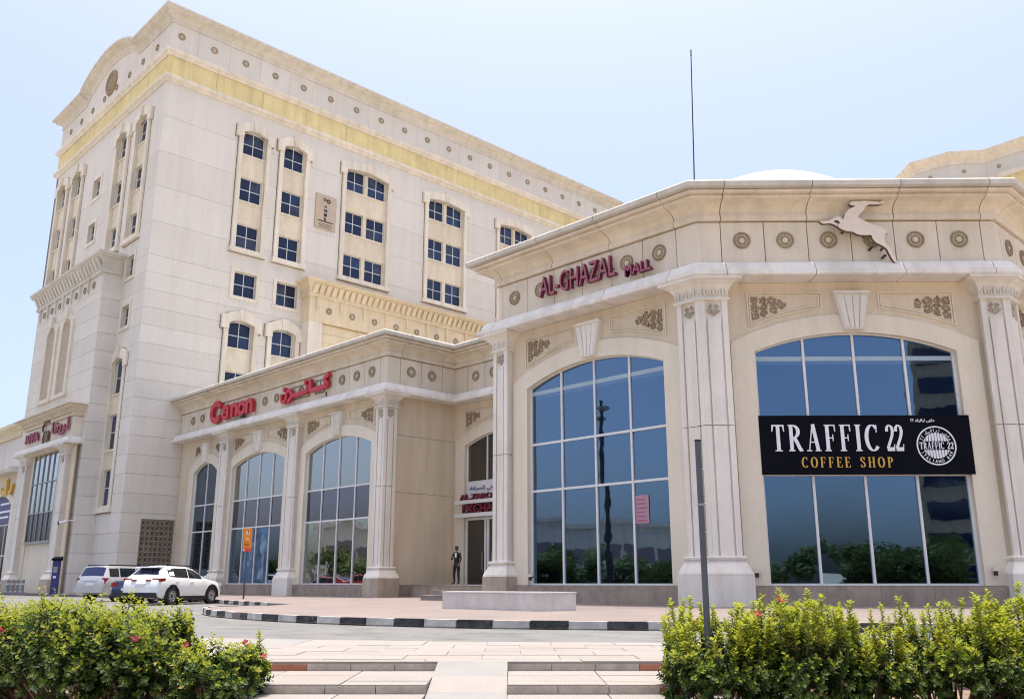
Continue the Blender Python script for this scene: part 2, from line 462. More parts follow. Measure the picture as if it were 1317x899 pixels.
def crown(parent, path, joints, meds, corn_joints, skip_med=()):
    """ledge, frieze panels and cornice blocks along a path, cut at the joints"""
    tot = path_len(path); g = 0.017
    cuts = [0] + joints + [tot]
    for a, b in zip(cuts[:-1], cuts[1:]):
        mb = MB(); sweep(mb, path, FRIEZE, a + (g if a else 0), b - (g if b < tot else 0))
        p = mb.build('frieze_panel', 'frieze_stone', parent)
        for s, fr, u in meds:
            if a < s < b: medallion(p, fr, u, -0.36, 12.70)
    cuts = [0] + corn_joints + [tot]
    for a, b in zip(cuts[:-1], cuts[1:]):
        mb = MB(); sweep(mb, path, CORNICE, a + (g if a else 0), b - (g if b < tot else 0)); cb = mb.build('cornice_block', 'cornice_stone', parent)
        mb = MB(); sweep(mb, path, COPING, a + (g if a else 0), b - (g if b < tot else 0)); mb.build('coping', 'coping_stone', cb)
        mb = MB(); sweep(mb, path, LEDGE, a + (g * .9 if a else 0), b - (g * .9 if b < tot else 0)); mb.build('ledge_block', 'ledge_stone', parent)
    mb = MB(); sweep(mb, path, [(-0.9, 11.19), (-0.6, 11.19), (-0.42, 11.5), (-0.42, 13.6), (-0.42, 14.3), (-0.9, 14.3)])
    mb.build('crown_backing', 'carving_stone', parent)
def palmette(mb, fr, uc, zc, o, s=1.0):
    for sg in (-1, 1):
        ribbon(mb, fr, spiral(uc + sg * 0.13 * s, zc + 0.10 * s, 0.095 * s, 1.2, PI / 2, sg, 12), 0.035 * s, o - 0.01, o + 0.03)
        for a in (20, 48, 72):
            d = R(270 + sg * a)
            ribbon(mb, fr, [(uc + math.cos(d) * 0.05 * s, zc + math.sin(d) * 0.05 * s), (uc + math.cos(d) * 0.14 * s, zc + math.sin(d) * 0.14 * s), (uc + math.cos(d) * 0.24 * s + sg * 0.01, zc + math.sin(d) * 0.22 * s)], 0.04 * s, o - 0.01, o + 0.03)
    ribbon(mb, fr, [(uc, zc - 0.06 * s), (uc, zc - 0.27 * s)], 0.045 * s, o - 0.01, o + 0.03)
def column(parent, faces, plan, ped='pale_stone'):
    """pilaster standing on its pedestal; plan: outline path in plan at the shaft face, faces: (frame,u0,u1)"""
    col = None
    mb = MB()
    for a, b in ((1.74, 6.02), (6.045, 10.43)):
        sweep(mb, plan, [(-0.25, a), (-0.09, a), (-0.09, b), (-0.25, b)])
        for fr, u0, u1, cl, cr in faces:
            e = 0.19
            mb.fbox(fr, u0 + (0.004 if cl else -0.0), u0 + e, SHAFT_O - 0.10, SHAFT_O, a, b)
            mb.fbox(fr, u1 - e, u1 - (0.004 if cr else 0.0), SHAFT_O - 0.10, SHAFT_O, a, b)
            mb.fbox(fr, u0 + e + 0.065, u1 - e - 0.065, SHAFT_O - 0.10, SHAFT_O - 0.012, a, b if b < 10 else 9.75)
    col = mb.build('column', 'pale_stone', parent)
    mb = MB(); sweep(mb, plan, [(-0.2, 10.42), (0.03, 10.42), (0.09, 10.45), (0.09, 10.51), (0.03, 10.55), (0.03, 10.68), (0.07, 10.82), (0.18, 10.97), (0.36, 11.08), (0.46, 11.1), (0.46, 11.198), (-0.2, 11.198)])
    for fr, u0, u1, cl, cr in faces:
        n = max(3, int((u1 - u0) / 0.28)); w = (u1 - u0) / n
        for k in range(n):
            uc = u0 + (k + .5) * w
            ribbon(mb, fr, [(uc - w * .42, 10.60), (uc - w * .2, 10.80), (uc, 10.62), (uc + w * .2, 10.80), (uc + w * .42, 10.60)], 0.035, SHAFT_O - .05, SHAFT_O + 0.105)
            ribbon(mb, fr, [(uc, 10.6), (uc, 10.88)], 0.05, SHAFT_O - .05, SHAFT_O + 0.12)
    mb.build('capital', 'pale_stone', col)
    for fr, u0, u1, cl, cr in faces:
        mb = MB(); palmette(mb, fr, (u0 + u1) / 2, 10.13, SHAFT_O - 0.06, 0.95); mb.build('carved_palmette', 'carved_relief', col)
    mb = MB(); sweep(mb, plan, [(-0.2, 1.13), (0.27, 1.13), (0.26, 1.2), (0.07, 1.6), (0.13, 1.63), (0.14, 1.70), (0.07, 1.735), (-0.2, 1.735)])
    mb.build('column_base', 'pale_stone', col)
    mb = MB(); sweep(mb, plan, [(-0.4, GZ - .1), (0.28, GZ - .1), (0.28, 1.125), (-0.4, 1.125)])
    mb.build('pedestal', ped, col)
    return col
def single_column(parent, fr, u, h=0.60, ped='pale_stone'):
    plan = [tuple(fr.P(u - h, -.62, 0).xy), tuple(fr.P(u - h, SHAFT_O, 0).xy), tuple(fr.P(u + h, SHAFT_O, 0).xy), tuple(fr.P(u + h, -.62, 0).xy)]
    return column(parent, [(fr, u - h, u + h, 0, 0)], plan, ped)
def corner_column(parent, fa, ua, fb, ub, h=1.05, ped='pale_stone'):
    """ua: the corner's u on frame a, ub on frame b"""
    n1, n2 = (fa.ox, fa.oy), (fb.ox, fb.oy); dt = 1 + n1[0] * n2[0] + n1[1] * n2[1]
    c = fa.P(ua, 0, 0); k = Vector(((n1[0] + n2[0]) / dt, (n1[1] + n2[1]) / dt, 0)); c = c + k * SHAFT_O
    t = (k - Vector((n1[0], n1[1], 0))).length
    plan = [tuple(fa.P(ua - h, -.62, 0).xy), tuple(fa.P(ua - h, SHAFT_O, 0).xy), tuple(c.xy), tuple(fb.P(ub + h, SHAFT_O, 0).xy), tuple(fb.P(ub + h, -.62, 0).xy)]
    d = -SHAFT_O * t
    return column(parent, [(fa, ua - h, ua - d, 0, 1), (fb, ub + d, ub + h, 1, 0)], plan, ped)
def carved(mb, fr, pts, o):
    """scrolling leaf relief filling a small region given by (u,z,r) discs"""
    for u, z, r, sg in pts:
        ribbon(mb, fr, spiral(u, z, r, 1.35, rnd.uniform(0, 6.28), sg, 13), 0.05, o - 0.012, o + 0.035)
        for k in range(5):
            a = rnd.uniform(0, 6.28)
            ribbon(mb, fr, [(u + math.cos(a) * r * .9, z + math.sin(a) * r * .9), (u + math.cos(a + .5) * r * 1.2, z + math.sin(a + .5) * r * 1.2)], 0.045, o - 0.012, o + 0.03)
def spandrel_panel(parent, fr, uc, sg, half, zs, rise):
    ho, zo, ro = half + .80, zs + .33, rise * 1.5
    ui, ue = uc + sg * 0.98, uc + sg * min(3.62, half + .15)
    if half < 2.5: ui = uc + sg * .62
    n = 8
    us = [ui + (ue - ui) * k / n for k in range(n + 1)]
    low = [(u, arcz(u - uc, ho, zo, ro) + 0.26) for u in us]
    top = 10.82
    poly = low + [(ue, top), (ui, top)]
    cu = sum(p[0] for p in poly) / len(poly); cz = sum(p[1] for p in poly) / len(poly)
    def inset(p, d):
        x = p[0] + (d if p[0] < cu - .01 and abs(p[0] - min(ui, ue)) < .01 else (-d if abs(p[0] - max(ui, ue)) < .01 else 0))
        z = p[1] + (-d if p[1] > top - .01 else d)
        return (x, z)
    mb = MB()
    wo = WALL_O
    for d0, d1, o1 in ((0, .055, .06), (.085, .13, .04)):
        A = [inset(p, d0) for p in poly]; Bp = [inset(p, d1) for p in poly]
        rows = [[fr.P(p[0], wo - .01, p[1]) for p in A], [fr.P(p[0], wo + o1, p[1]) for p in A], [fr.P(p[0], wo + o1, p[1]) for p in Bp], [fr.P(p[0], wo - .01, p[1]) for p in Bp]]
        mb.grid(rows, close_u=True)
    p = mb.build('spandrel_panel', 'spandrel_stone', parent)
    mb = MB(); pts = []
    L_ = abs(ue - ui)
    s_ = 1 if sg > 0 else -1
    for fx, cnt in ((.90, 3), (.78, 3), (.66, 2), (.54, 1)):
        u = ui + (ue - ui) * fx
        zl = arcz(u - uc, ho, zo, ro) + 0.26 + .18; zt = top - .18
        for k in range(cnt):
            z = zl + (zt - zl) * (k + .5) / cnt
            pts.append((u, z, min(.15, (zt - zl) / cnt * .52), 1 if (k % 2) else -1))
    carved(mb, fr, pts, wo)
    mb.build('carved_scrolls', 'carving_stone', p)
def keystone(parent, fr, uc, z0, z1, wt, wb):
    mb = MB()
    mb.prism(fr, [(uc - wb / 2, z0), (uc + wb / 2, z0), (uc + wt / 2, z1), (uc - wt / 2, z1)], WALL_O - .02, WALL_O + .26)
    for k in (-1.5, -.5, .5, 1.5):
        t = .19
        mb.prism(fr, [(uc + k * wb * .23 - wb * .085, z0 + .05), (uc + k * wb * .23 + wb * .085, z0 + .05), (uc + k * wt * .23 + wt * .095, z1 - .06), (uc + k * wt * .23 - wt * .095, z1 - .06)], WALL_O + .2, WALL_O + .30)
    mb.fbox(fr, uc - wt / 2 - .03, uc + wt / 2 + .03, WALL_O - .02, WALL_O + .33, z1 - .003, z1 + .09)
    mb.build('keystone', 'pale_stone', parent)
def pane(parent, fr, poly, o, mat, name='pane', jit=0.007):
    a, b, c = rnd.uniform(-jit, jit), rnd.uniform(-jit, jit), 0
    cu = sum(p[0] for p in poly) / len(poly); cz = sum(p[1] for p in poly) / len(poly)
    mb = MB()
    mb.face([fr.P(u, o + (u - cu) * a + (z - cz) * b, z) for u, z in poly])
    return mb.build(name, mat, parent)
def arch_window(parent, fr, uc, half, zb, zs, rise, ncol, trans, glass, frame_mat='pane_white', o=GLASS_O, bar=0.042, strip=False):
    mb = MB(); f0, f1 = o - .05, o + .06
    xs = [uc - half + 2 * half * k / ncol for k in range(ncol + 1)]
    for k, x in enumerate(xs[1:-1]): mb.fbox(fr, x - bar, x + bar, f0, f1, zb + .07, arcz(x - uc, half, zs, rise) - .02)
    mb.fbox(fr, xs[0], xs[0] + .09, f0, f1 - .004, zb + .07, zs)
    mb.fbox(fr, xs[-1] - .09, xs[-1], f0, f1 - .004, zb + .07, zs)
    mb.fbox(fr, xs[0], xs[-1], f0, f1 + .03, zb, zb + .07)
    for t in trans:
        for k in range(ncol): mb.fbox(fr, xs[k] + bar, xs[k + 1] - bar, f0, f1 - .01, t - .045, t + .045)
    ap = arc_pts(uc, half, zs, rise, 20)
    ribbon(mb, fr, ap, 0.08, f0, f1 - .006)
    w = mb.build('window', frame_mat, parent)
    zc = [zb + .03] + list(trans) + [None]
    for k in range(ncol):
        for r in range(len(zc) - 1):
            a, b = xs[k], xs[k + 1]
            if zc[r + 1] is None: poly = [(a, zc[r]), (b, zc[r])] + [(u, arcz(u - uc, half, zs, rise)) for u in [b + (a - b) * q / 6 for q in range(7)]]
            else: poly = [(a, zc[r]), (b, zc[r]), (b, zc[r + 1]), (a, zc[r + 1])]
            g_ = glass(k, r) if callable(glass) else glass
            pn = pane(w, fr, poly, o, g_)
        if strip:
            mb = MB(); a, b = xs[k] + bar + .004, xs[k + 1] - bar - .004
            mb.fbox(fr, a, b, o + .004, o + .010, 8.37, 8.53); mb.build('ceiling_band_proxy', 'ceiling_band_proxy', w)  # strip added on the glass in place of the bright band behind it
    return w
def bay(parent, fr, uL, uR, uc, half=3.48, zs=8.67, rise=0.67, ncol=4, trans=(4.45, 6.33), glass='mall_glass', gran='plinth_granite', bands=True, panels=(-1, 1), plinth=True, strip=False):
    ho, zo, ro = half + .80, zs + .33, rise * 1.5
    mb = MB(); mb.prism(fr, U_poly(uL, uR, GZ - .1, 11.25, uc, half + .3, zs + .1, rise * 1.15), -1.0, WALL_O, back=True)
    mb.build('wall', 'wall_stone', parent)
    mb = MB(); mb.prism(fr, U_band(uc, ho, zo, ro, half, zs, rise, .80, 22), GLASS_O - .1, BAND_O); mb.build('arch_surround', 'band_stone', parent)
    kz = zs + rise
    keystone(parent, fr, uc, kz + .06, 10.70, 1.22 if half > 2.5 else .9, .66 if half > 2.5 else .5)
    for sg in panels: spandrel_panel(parent, fr, uc, sg, half, zs, rise)
    if plinth:
        n = max(2, round((uR - uL) / 1.8)); w = (uR - uL) / n
        for k in range(n):
            mb = MB(); mb.fbox(fr, uL + k * w + .004, uL + (k + 1) * w - .004, -.9, -.28, GZ - .1, .79); mb.build('plinth_slab', gran, parent)
    return arch_window(parent, fr, uc, half, .80, zs, rise, ncol, trans, glass, strip=strip)
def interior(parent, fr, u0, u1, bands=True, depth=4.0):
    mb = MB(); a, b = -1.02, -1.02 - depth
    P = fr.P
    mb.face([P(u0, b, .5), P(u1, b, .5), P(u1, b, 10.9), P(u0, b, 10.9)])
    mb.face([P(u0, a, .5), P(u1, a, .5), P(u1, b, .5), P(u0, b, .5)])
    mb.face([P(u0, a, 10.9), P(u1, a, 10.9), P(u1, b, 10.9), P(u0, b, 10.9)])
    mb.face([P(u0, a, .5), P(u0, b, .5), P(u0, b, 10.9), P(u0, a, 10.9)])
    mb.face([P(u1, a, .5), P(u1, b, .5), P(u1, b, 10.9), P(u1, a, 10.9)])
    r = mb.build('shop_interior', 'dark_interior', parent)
    if bands:
        mb = MB(); mb.fbox(fr, u0 + .3, u1 - .3, -1.30, -1.16, 8.36, 8.56); mb.build('ceiling_band', 'ceiling_band', r)
        mb = MB(); mb.fbox(fr, u0 + .3, u1 - .3, -1.5, -1.31, 8.4, 10.8); mb.build('bulkhead', 'bulkhead', r)

# ---- corner pavilion
fA = Fr(-10.85, 0, 1, 0); fC = Fr(0, 0, 1, 1)
q2 = 10.85 * math.sqrt(.5)
fE = Fr(q2, q2, 0, 1); fW = Fr(-10.85, 14, 0, -1)
pav = thing('corner_pavilion', 'cream stone corner block of the mall with two giant arched windows', 'mall building', (0, 6, GZ))
path = [(-10.85, 14.0), (-10.85, 0.0), (0.0, 0.0), (q2, q2), (q2, q2 + 10.85)]
jA = [24.85 - 1.05 - 1.53 * k for k in range(7)][::-1]
jC = [24.85 + 1.0 + 1.537 * k for k in range(7)]
jE = [35.7 + .7 + 1.53 * k for k in range(6)]
joints = [2.0, 6.0, 10.0, 12.9] + jA + jC + jE
meds = []
for k in range(6):
    sA = 24.85 - 1.05 - 1.53 * (k + .5); meds.append((sA, fA, sA - 14))
    sC = 24.85 + 1.0 + 1.537 * (k + .5) - .03; meds.append((sC, fC, sC - 24.85))
for k in range(5): meds.append((jE[k] + .765, fE, jE[k] + .765 - 35.7))
crown(pav, path, joints, meds, [6.0, 12.9] + jA[::2] + jC[::2] + jE[::2])
bay(pav, fA, .3, 10.6, 5.42, strip=True)
bay(pav, fC, .25, 10.6, 5.43, trans=(4.42, 6.37), strip=True)
bay(pav, fE, .25, 10.85, 5.42)
interior(pav, fA, 1.3, 9.5); interior(pav, fC, 1.3, 9.5); interior(pav, fE, 1.3, 9.5)
corner_column(pav, fW, 14, fA, 0, ped='pedestal_granite')
corner_column(pav, fA, 10.85, fC, 0)
corner_column(pav, fC, 10.85, fE, 0)
single_column(pav, fE, 10.85)
mb = MB(); mb.fbox(fW, 0, 14 - .7, -.96, -.6, GZ - .1, 11.25); mb.build('wall', 'wall_stone', pav)
mb = MB(); mb.fbox(fE, 10.4, 11.2, -1.0, -.62, GZ - .1, 11.25); mb.build('wall', 'wall_stone', pav)
mb = MB(); pl = [(-10.4, 14), (-10.4, .5), (.2, .5), (q2 - .5, q2 + .2), (q2 - .5, q2 + 10.85), (-10.4, q2 + 10.85)]
mb.face([(x, y, 14.2) for x, y in pl]); mb.build('roof', 'roof_felt', pav)

# ---- arcaded wing with the camera shop, and the money exchange behind the step
yc = 3.8; XS = -23.4; YE = 8.86
fK = Fr(-50.3, yc, 1, 0); fS = Fr(XS, yc, 0, 1); fX = Fr(XS, YE, 1, 0)
wing = thing('arcade_wing', 'lower cream stone wing with three arched shopfronts between the tower and the corner pavilion', 'mall building', (-37, 6, GZ))
uK = 26.9
path = [(-50.25, yc), (XS, yc), (XS, YE), (-11.0, YE)]
sK = 26.85
jK = [sK - 1.05 - 1.53 * k for k in range(17)][::-1]
jS = [sK + 1.28, sK + 2.81, sK + 4.39]
jX = [sK + 5.06 + .75 + 1.53 * k for k in range(7)]
jX = [j for j in jX if j < path_len(path) - .3]
meds = [(sK - 1.05 - 1.53 * (k + .5), fK, uK - 1.05 - 1.53 * (k + .5)) for k in range(16)]
meds = [m_ for m_ in meds]
meds += [(jS[0] + .77, fS, 1.28 + .77), (jS[1] + .78, fS, 2.81 + .78)]
meds += [(j + .765, fX, j + .765 - sK - 5.06) for j in jX[:-1]]
crown(wing, path, jK + jS + jX, meds, jK[::2] + [jS[0]] + [jS[2]] + jX[1::2])
def gl1(k, r): return ('frosted_glass', 'film_glass', 'arcade_glass')[r]
def gl3(k, r): return ('film_glass', 'mall_glass', 'mall_glass')[r]
bay(wing, fK, uK - 10.0, uK - .3, 50.3 - 28.72, glass=gl1, gran='plinth_granite')
bay(wing, fK, uK - 19.2, uK - 10.0, 50.3 - 38.2, glass=lambda k, r: ('mall_glass', 'film_glass', 'arcade_glass')[r])
bay(wing, fK, 0.05, uK - 19.2, 50.3 - 45.85, half=1.85, ncol=2, glass=lambda k, r: 'mall_glass')
bay(wing, fX, -.75, 12.4, -19.5 - XS, glass=lambda k, r: 'door_glass', plinth=False, trans=(4.5, 6.55))
interior(wing, fK, uK - 9, uK - 1.5, False); interior(wing, fK, uK - 18.5, uK - 10.8, False); interior(wing, fK, 1.5, uK - 19.8, False)
interior(wing, fX, .4, 9, False)
corner_column(wing, fK, uK, fS, 0, ped='pedestal_granite')
single_column(wing, fK, uK - 10.0)
single_column(wing, fK, uK - 19.2)
for a, b in ((GZ - .1, 5.78), (5.80, 9.0), (9.02, 11.25)):
    mb = MB(); mb.fbox(fS, .3, 5.68, -1.0, -.6, a, b); mb.build('wall_block', 'wall_stone', wing)
mb = MB(); mb.fbox(fS, .8, 5.68, -.9, -.3, GZ - .1, .79); mb.build('plinth_slab', 'plinth_granite', wing)
mb = MB(); pl = [(-50.2, yc + .5), (XS - .5, yc + .5), (XS - .5, YE + .5), (-10.9, YE + .5), (-10.9, 20), (-50.2, 20)]
mb.face([(x, y, 14.2) for x, y in pl]); mb.build('roof', 'roof_felt', wing)
# ------------------------------------------------------------------ the tower
TX, TY = -50.3, 0.3
WID, DEP = 26.1, 59.5
fR = Fr(TX, TY, 0, 1); fL = Fr(TX - WID, TY, 1, 0)
tow = thing('office_tower', 'tall cream stone block with navy windows and a yellow band below its roof cornice', 'building', (TX - 13, TY + 25, GZ))
def cells(uR0, uR1, z0, z1, holes):
    """rectangles of [u0,u1]x[z0,z1] minus the holes"""
    zz = sorted({z0, z1} | {z for h in holes for z in h[2:] if z0 < z < z1})
    out = []
    for a, b in zip(zz[:-1], zz[1:]):
        act = sorted([(h[0], h[1]) for h in holes if h[2] < (a + b) / 2 < h[3] and h[1] > uR0 and h[0] < uR1])
        u = uR0
        for h in act:
            if h[0] > u: out.append((u, h[0], a, b))
            u = max(u, h[1])
        if u < uR1: out.append((u, uR1, a, b))
    return out
def coursed_wall(parent, fr, u0, u1, zs, holes, mat='tower_stone', gap=0.02, depth=.34, name='stone_course'):
    for i, (a, b) in enumerate(zip(zs[:-1], zs[1:])):
        cs = cells(u0, u1, a + gap, b, holes); left = list(cs)
        while left:                                  # one object for every run of stone between openings
            grp = [left.pop(0)]; grow = True
            while grow:
                grow = False
                for c in list(left):
                    if any(c[0] <= g_[1] + 1e-6 and c[1] >= g_[0] - 1e-6 and c[2] <= g_[3] + 1e-6 and c[3] >= g_[2] - 1e-6 for g_ in grp):
                        grp.append(c); left.remove(c); grow = True
            mb = MB()
            for c in grp: mb.fbox(fr, c[0], c[1], -depth, 0, c[2], c[3])
            mb.build(name, mat, parent)
    mb = MB()
    for c in cells(u0 + .04, u1 - .04, zs[0], zs[-1], holes): mb.face([fr.P(c[0], -.05, c[2]), fr.P(c[1], -.05, c[2]), fr.P(c[1], -.05, c[3]), fr.P(c[0], -.05, c[3])])
    mb.build('wall_backing', 'carving_stone', parent)
def TG(): return rnd.choices(['tower_glass', 'tower_glass_pale', 'tower_glass_curtain'], [.52, .32, .16])[0]
def tower_window(parent, fr, uc, half, z0, z1, rise=0.0, o=-.30, ncol=2):
    mb = MB(); bar = .03
    def top(u): return z1 if not rise else arcz(u - uc, half, z1 - rise, rise)
    mb.fbox(fr, uc - half, uc + half, o - .03, o + .05, z0, z0 + .07)
    mb.fbox(fr, uc - half, uc - half + .06, o - .03, o + .045, z0 + .07, top(uc - half + .03))
    mb.fbox(fr, uc + half - .06, uc + half, o - .03, o + .045, z0 + .07, top(uc + half - .03))
    zm = z0 + (z1 - rise * .5 - z0) * .5
    us = [uc - half + 2 * half * k / ncol for k in range(ncol + 1)]
    for u in us[1:-1]: mb.fbox(fr, u - bar, u + bar, o - .03, o + .04, z0 + .07, top(u) - .01)
    for k in range(ncol): mb.fbox(fr, us[k] + (bar if k else .06), us[k + 1] - (bar if k < ncol - 1 else .06), o - .03, o + .035, zm - bar, zm + bar)
    if rise: ribbon(mb, fr, arc_pts(uc, half, z1 - rise, rise, 12), .07, o - .03, o + .042)
    else: mb.fbox(fr, uc - half + .06, uc + half - .06, o - .03, o + .043, z1 - .07, z1)
    w = mb.build('window', 'pane_white', parent)
    for k in range(ncol):
        a, b = us[k], us[k + 1]
        pane(w, fr, [(a, z0), (b, z0), (b, zm), (a, zm)], o, TG(), jit=.009)
        if rise: pane(w, fr, [(a, zm), (b, zm)] + [(u, top(u)) for u in [b + (a - b) * q_ / 5 for q_ in range(6)]], o, TG(), jit=.009)
        else: pane(w, fr, [(a, zm), (b, zm), (b, z1), (a, z1)], o, TG(), jit=.009)
    return w
holesR, holesL = [], []
def window_group(fr, holes, uc, zbots, h, half, double, ztop_apex, surround=True, wstrip=.38, proud=.22):
    """stacked windows in one tall moulded surround with an arched head; zbots from the top down"""
    gw = half * (2 if double else 1) + (.20 if double else 0)
    rise = .26 if double else .2
    zt, zb = zbots[0] + h, zbots[-1]
    holes.append((uc - gw - .12, uc + gw + .12, zb - .02, zt + .05))
    cs = [uc] if not double else [uc - half - .20, uc + half + .20]
    for i, z0 in enumerate(zbots):
        if double and i == 0:
            # both lights share the arch: build as four columns with a mullion over the middle
            mb = MB()
            for s_, c in zip((-1, 1), cs): tower_window_arch(fr, c, half, z0, uc, gw, zt - rise, rise)
        else:
            for c in cs: tower_window(tow, fr, c, half, z0, z0 + h, rise if i == 0 else 0)
    # recessed spandrels and mullion
    for z_hi, z_lo in zip(zbots[:-1], zbots[1:]):
        mb = MB(); mb.fbox(fr, uc - gw - .12, uc + gw + .12, -.33, -.10, z_lo + h, z_hi); mb.build('spandrel', 'spandrel_stone', tow)
    for i, z0 in enumerate(zbots):
        hh = h if i else h - rise * .2
        if double:
            mb = MB(); mb.fbox(fr, uc - .20, uc + .20, -.33, -.12, z0, z0 + hh); mb.build('mullion', 'spandrel_stone', tow)
        for s_ in (-1, 1):
            mb = MB(); mb.fbox(fr, *sorted((uc + s_ * gw, uc + s_ * (gw + .12))), -.33, -.13, z0, z0 + h + .05); mb.build('window_jamb', 'spandrel_stone', tow)
    for i, z0 in enumerate(zbots):
        mb = MB(); mb.fbox(fr, uc - gw - .11, uc + gw + .11, -.31, -.02, z0 - .12, z0 + .01); mb.build('sill', 'tower_trim', tow)
    gi = gw + .10; go = gw + .10 + wstrip
    mb = MB()
    for s_ in (-1, 1): mb.fbox(fr, *sorted((uc + s_ * gi, uc + s_ * go)), -.02, proud, zb - .1, zt - .75)
    hw = go + .26
    hp = [(uc - hw, zt - .75), (uc - gi, zt - .75)] + arc_pts(uc, gi, zt - rise - .02, rise + .06, 16) + [(uc + gi, zt - .75), (uc + hw, zt - .75)] + [(uc + hw, zt + .35)] + arc_pts(uc, hw - .35, zt + .45, .42, 12)[::-1] + [(uc - hw, zt + .35)]
    mb.prism(fr, hp, -.12, proud + .08)
    mb.fbox(fr, uc - go - .12, uc + go + .12, -.02, proud + .1, zb - .52, zb - .11)
    mb.cur = 1; jw = .075                       # weathered sealant joint round the surround
    for s_ in (-1, 1):
        mb.fbox(fr, *sorted((uc + s_ * go, uc + s_ * (go + jw))), -.02, .006, zb - .11, zt - .75)
        mb.fbox(fr, *sorted((uc + s_ * hw, uc + s_ * (hw + jw))), -.02, .006, zt - .75, zt + .35)
        mb.fbox(fr, *sorted((uc + s_ * go, uc + s_ * (hw + jw))), -.02, .007, zt - .75 - jw, zt - .75)
    mb.fbox(fr, uc - go - .2, uc + go + .2, -.02, .006, zb - .52 - jw, zb - .52)
    ap = arc_pts(uc, hw - .35, zt + .45, .42, 12)
    ribbon(mb, fr, [(u, z + jw / 2) for u, z in ap], jw, -.02, .0065)
    mb.cur = 0
    s1 = mb.build('window_surround', ['tower_trim', 'joint_seal'], tow)
    mb = MB(); kt = zt + .95
    mb.prism(fr, [(uc - .24, zt + .02), (uc + .24, zt + .02), (uc + .34, kt), (uc - .34, kt)], -.02, proud + .2)
    for k in (-1, 0, 1): mb.fbox(fr, uc + k * .16 - .05, uc + k * .16 + .05, proud + .19, proud + .23, zt + .1, kt - .06)
    mb.build('keystone', 'tower_trim', s1)
def tower_window_arch(fr, c, half, z0, uc, gw, zsp, rise):
    o = -.30; bar = .03
    def top(u): return arcz(max(-gw, min(gw, u - uc)), gw, zsp, rise)
    mb = MB()
    mb.fbox(fr, c - half, c + half, o - .03, o + .05, z0, z0 + .07)
    zm = z0 + (zsp - z0) * .52
    for u in (c - half + .03, c, c + half - .03): mb.fbox(fr, u - bar, u + bar, o - .03, o + .04, z0 + .07, top(u) - .01)
    for a in (c - half + .06, c + bar): mb.fbox(fr, a, a + half - .06 - bar, o - .03, o + .035, zm - bar, zm + bar)
    ap = [(c - half + 2 * half * k / 8, top(c - half + 2 * half * k / 8)) for k in range(9)]
    ribbon(mb, fr, ap, .07, o - .03, o + .042)
    w = mb.build('window', 'pane_white', tow)
    for a, b in ((c - half, c), (c, c + half)):
        pane(w, fr, [(a, z0), (b, z0), (b, zm), (a, zm)], o, TG(), jit=.009)
        pane(w, fr, [(a, zm), (b, zm)] + [(u, top(u)) for u in [b + (a - b) * q_ / 5 for q_ in range(6)]], o, TG(), jit=.009)
def flat_window(fr, holes, uc, z0, z1, half):
    holes.append((uc - half - .0, uc + half + .0, z0, z1))
    tower_window(tow, fr, uc, half, z0, z1)
    mb = MB(); a = .30
    mb.fbox(fr, uc - half - a, uc - half + .015, -.25, .10, z0 - .015, z1 + .015)
    mb.fbox(fr, uc + half - .015, uc + half + a, -.25, .07, z0 - .015, z1 + .015)
    mb.fbox(fr, uc - half - a, uc + half + a, -.25, .072, z1 - .015, z1 + a); mb.fbox(fr, uc - half - a, uc + half + a, -.25, .09, z0 - a, z0 + .0)
    mb.build('window_surround', 'tower_trim', tow)
Z3 = [36.70, 32.42, 28.17]
HW = 1.03
y0 = TY
# right-hand face
for y in (8.42, 12.36):
    window_group(fR, holesR, y - y0, Z3, 2.15, HW, False, 0)
    flat_window(fR, holesR, y - y0 + .08, 23.92, 26.05, HW)
    window_group(fR, holesR, y - y0, [19.52, 15.3], 2.22, HW, False, 0)
for y in (20.25, 30.1, 40.0, 49.9): window_group(fR, holesR, y - y0, Z3, 2.2, 1.04, True, 0)
# left-hand face
for x in (-54.15, -58.4, -69.3, -73.5): window_group(fL, holesL, x - fL.x, Z3, 2.15, 1.03, False, 0)
for z in ((34.7, 36.6), (30.4, 32.2)): flat_window(fL, holesL, -63.95 - fL.x, z[0], z[1], .82)
flat_window(fL, holesL, -53.75 - fL.x, 24.6, 26.4, .72); flat_window(fL, holesL, -53.65 - fL.x, 20.45, 22.2, .72)
window_group(fL, holesL, -53.85 - fL.x, [15.1, 10.75, 6.5], 2.75, .95, False, 0, proud=.10)
holesR.append((1.5, 4.05, 1.9, 5.45))          # opening of the stone lattice
cz = [GZ - .1] + [1.57 + 1.42 * k for k in range(18)] + [28.5, 31.5, 34.5, 37.6, 41.0]
coursed_wall(tow, fR, 0.0, DEP, cz, holesR)
coursed_wall(tow, fL, 0.0, WID - .345, cz, holesL, name='stone_band')
# inner core so that nothing shines through
mb = MB(); mb.box(TX - WID + .5, TX - .55, TY + .55, TY + DEP, GZ, 46.0); mb.build('tower_core', 'dark_interior', tow)
mb = MB(); mb.box(TX - WID, TX - WID + .5, TY, TY + DEP, GZ, 41.0); mb.build('end_wall', 'tower_stone', tow)
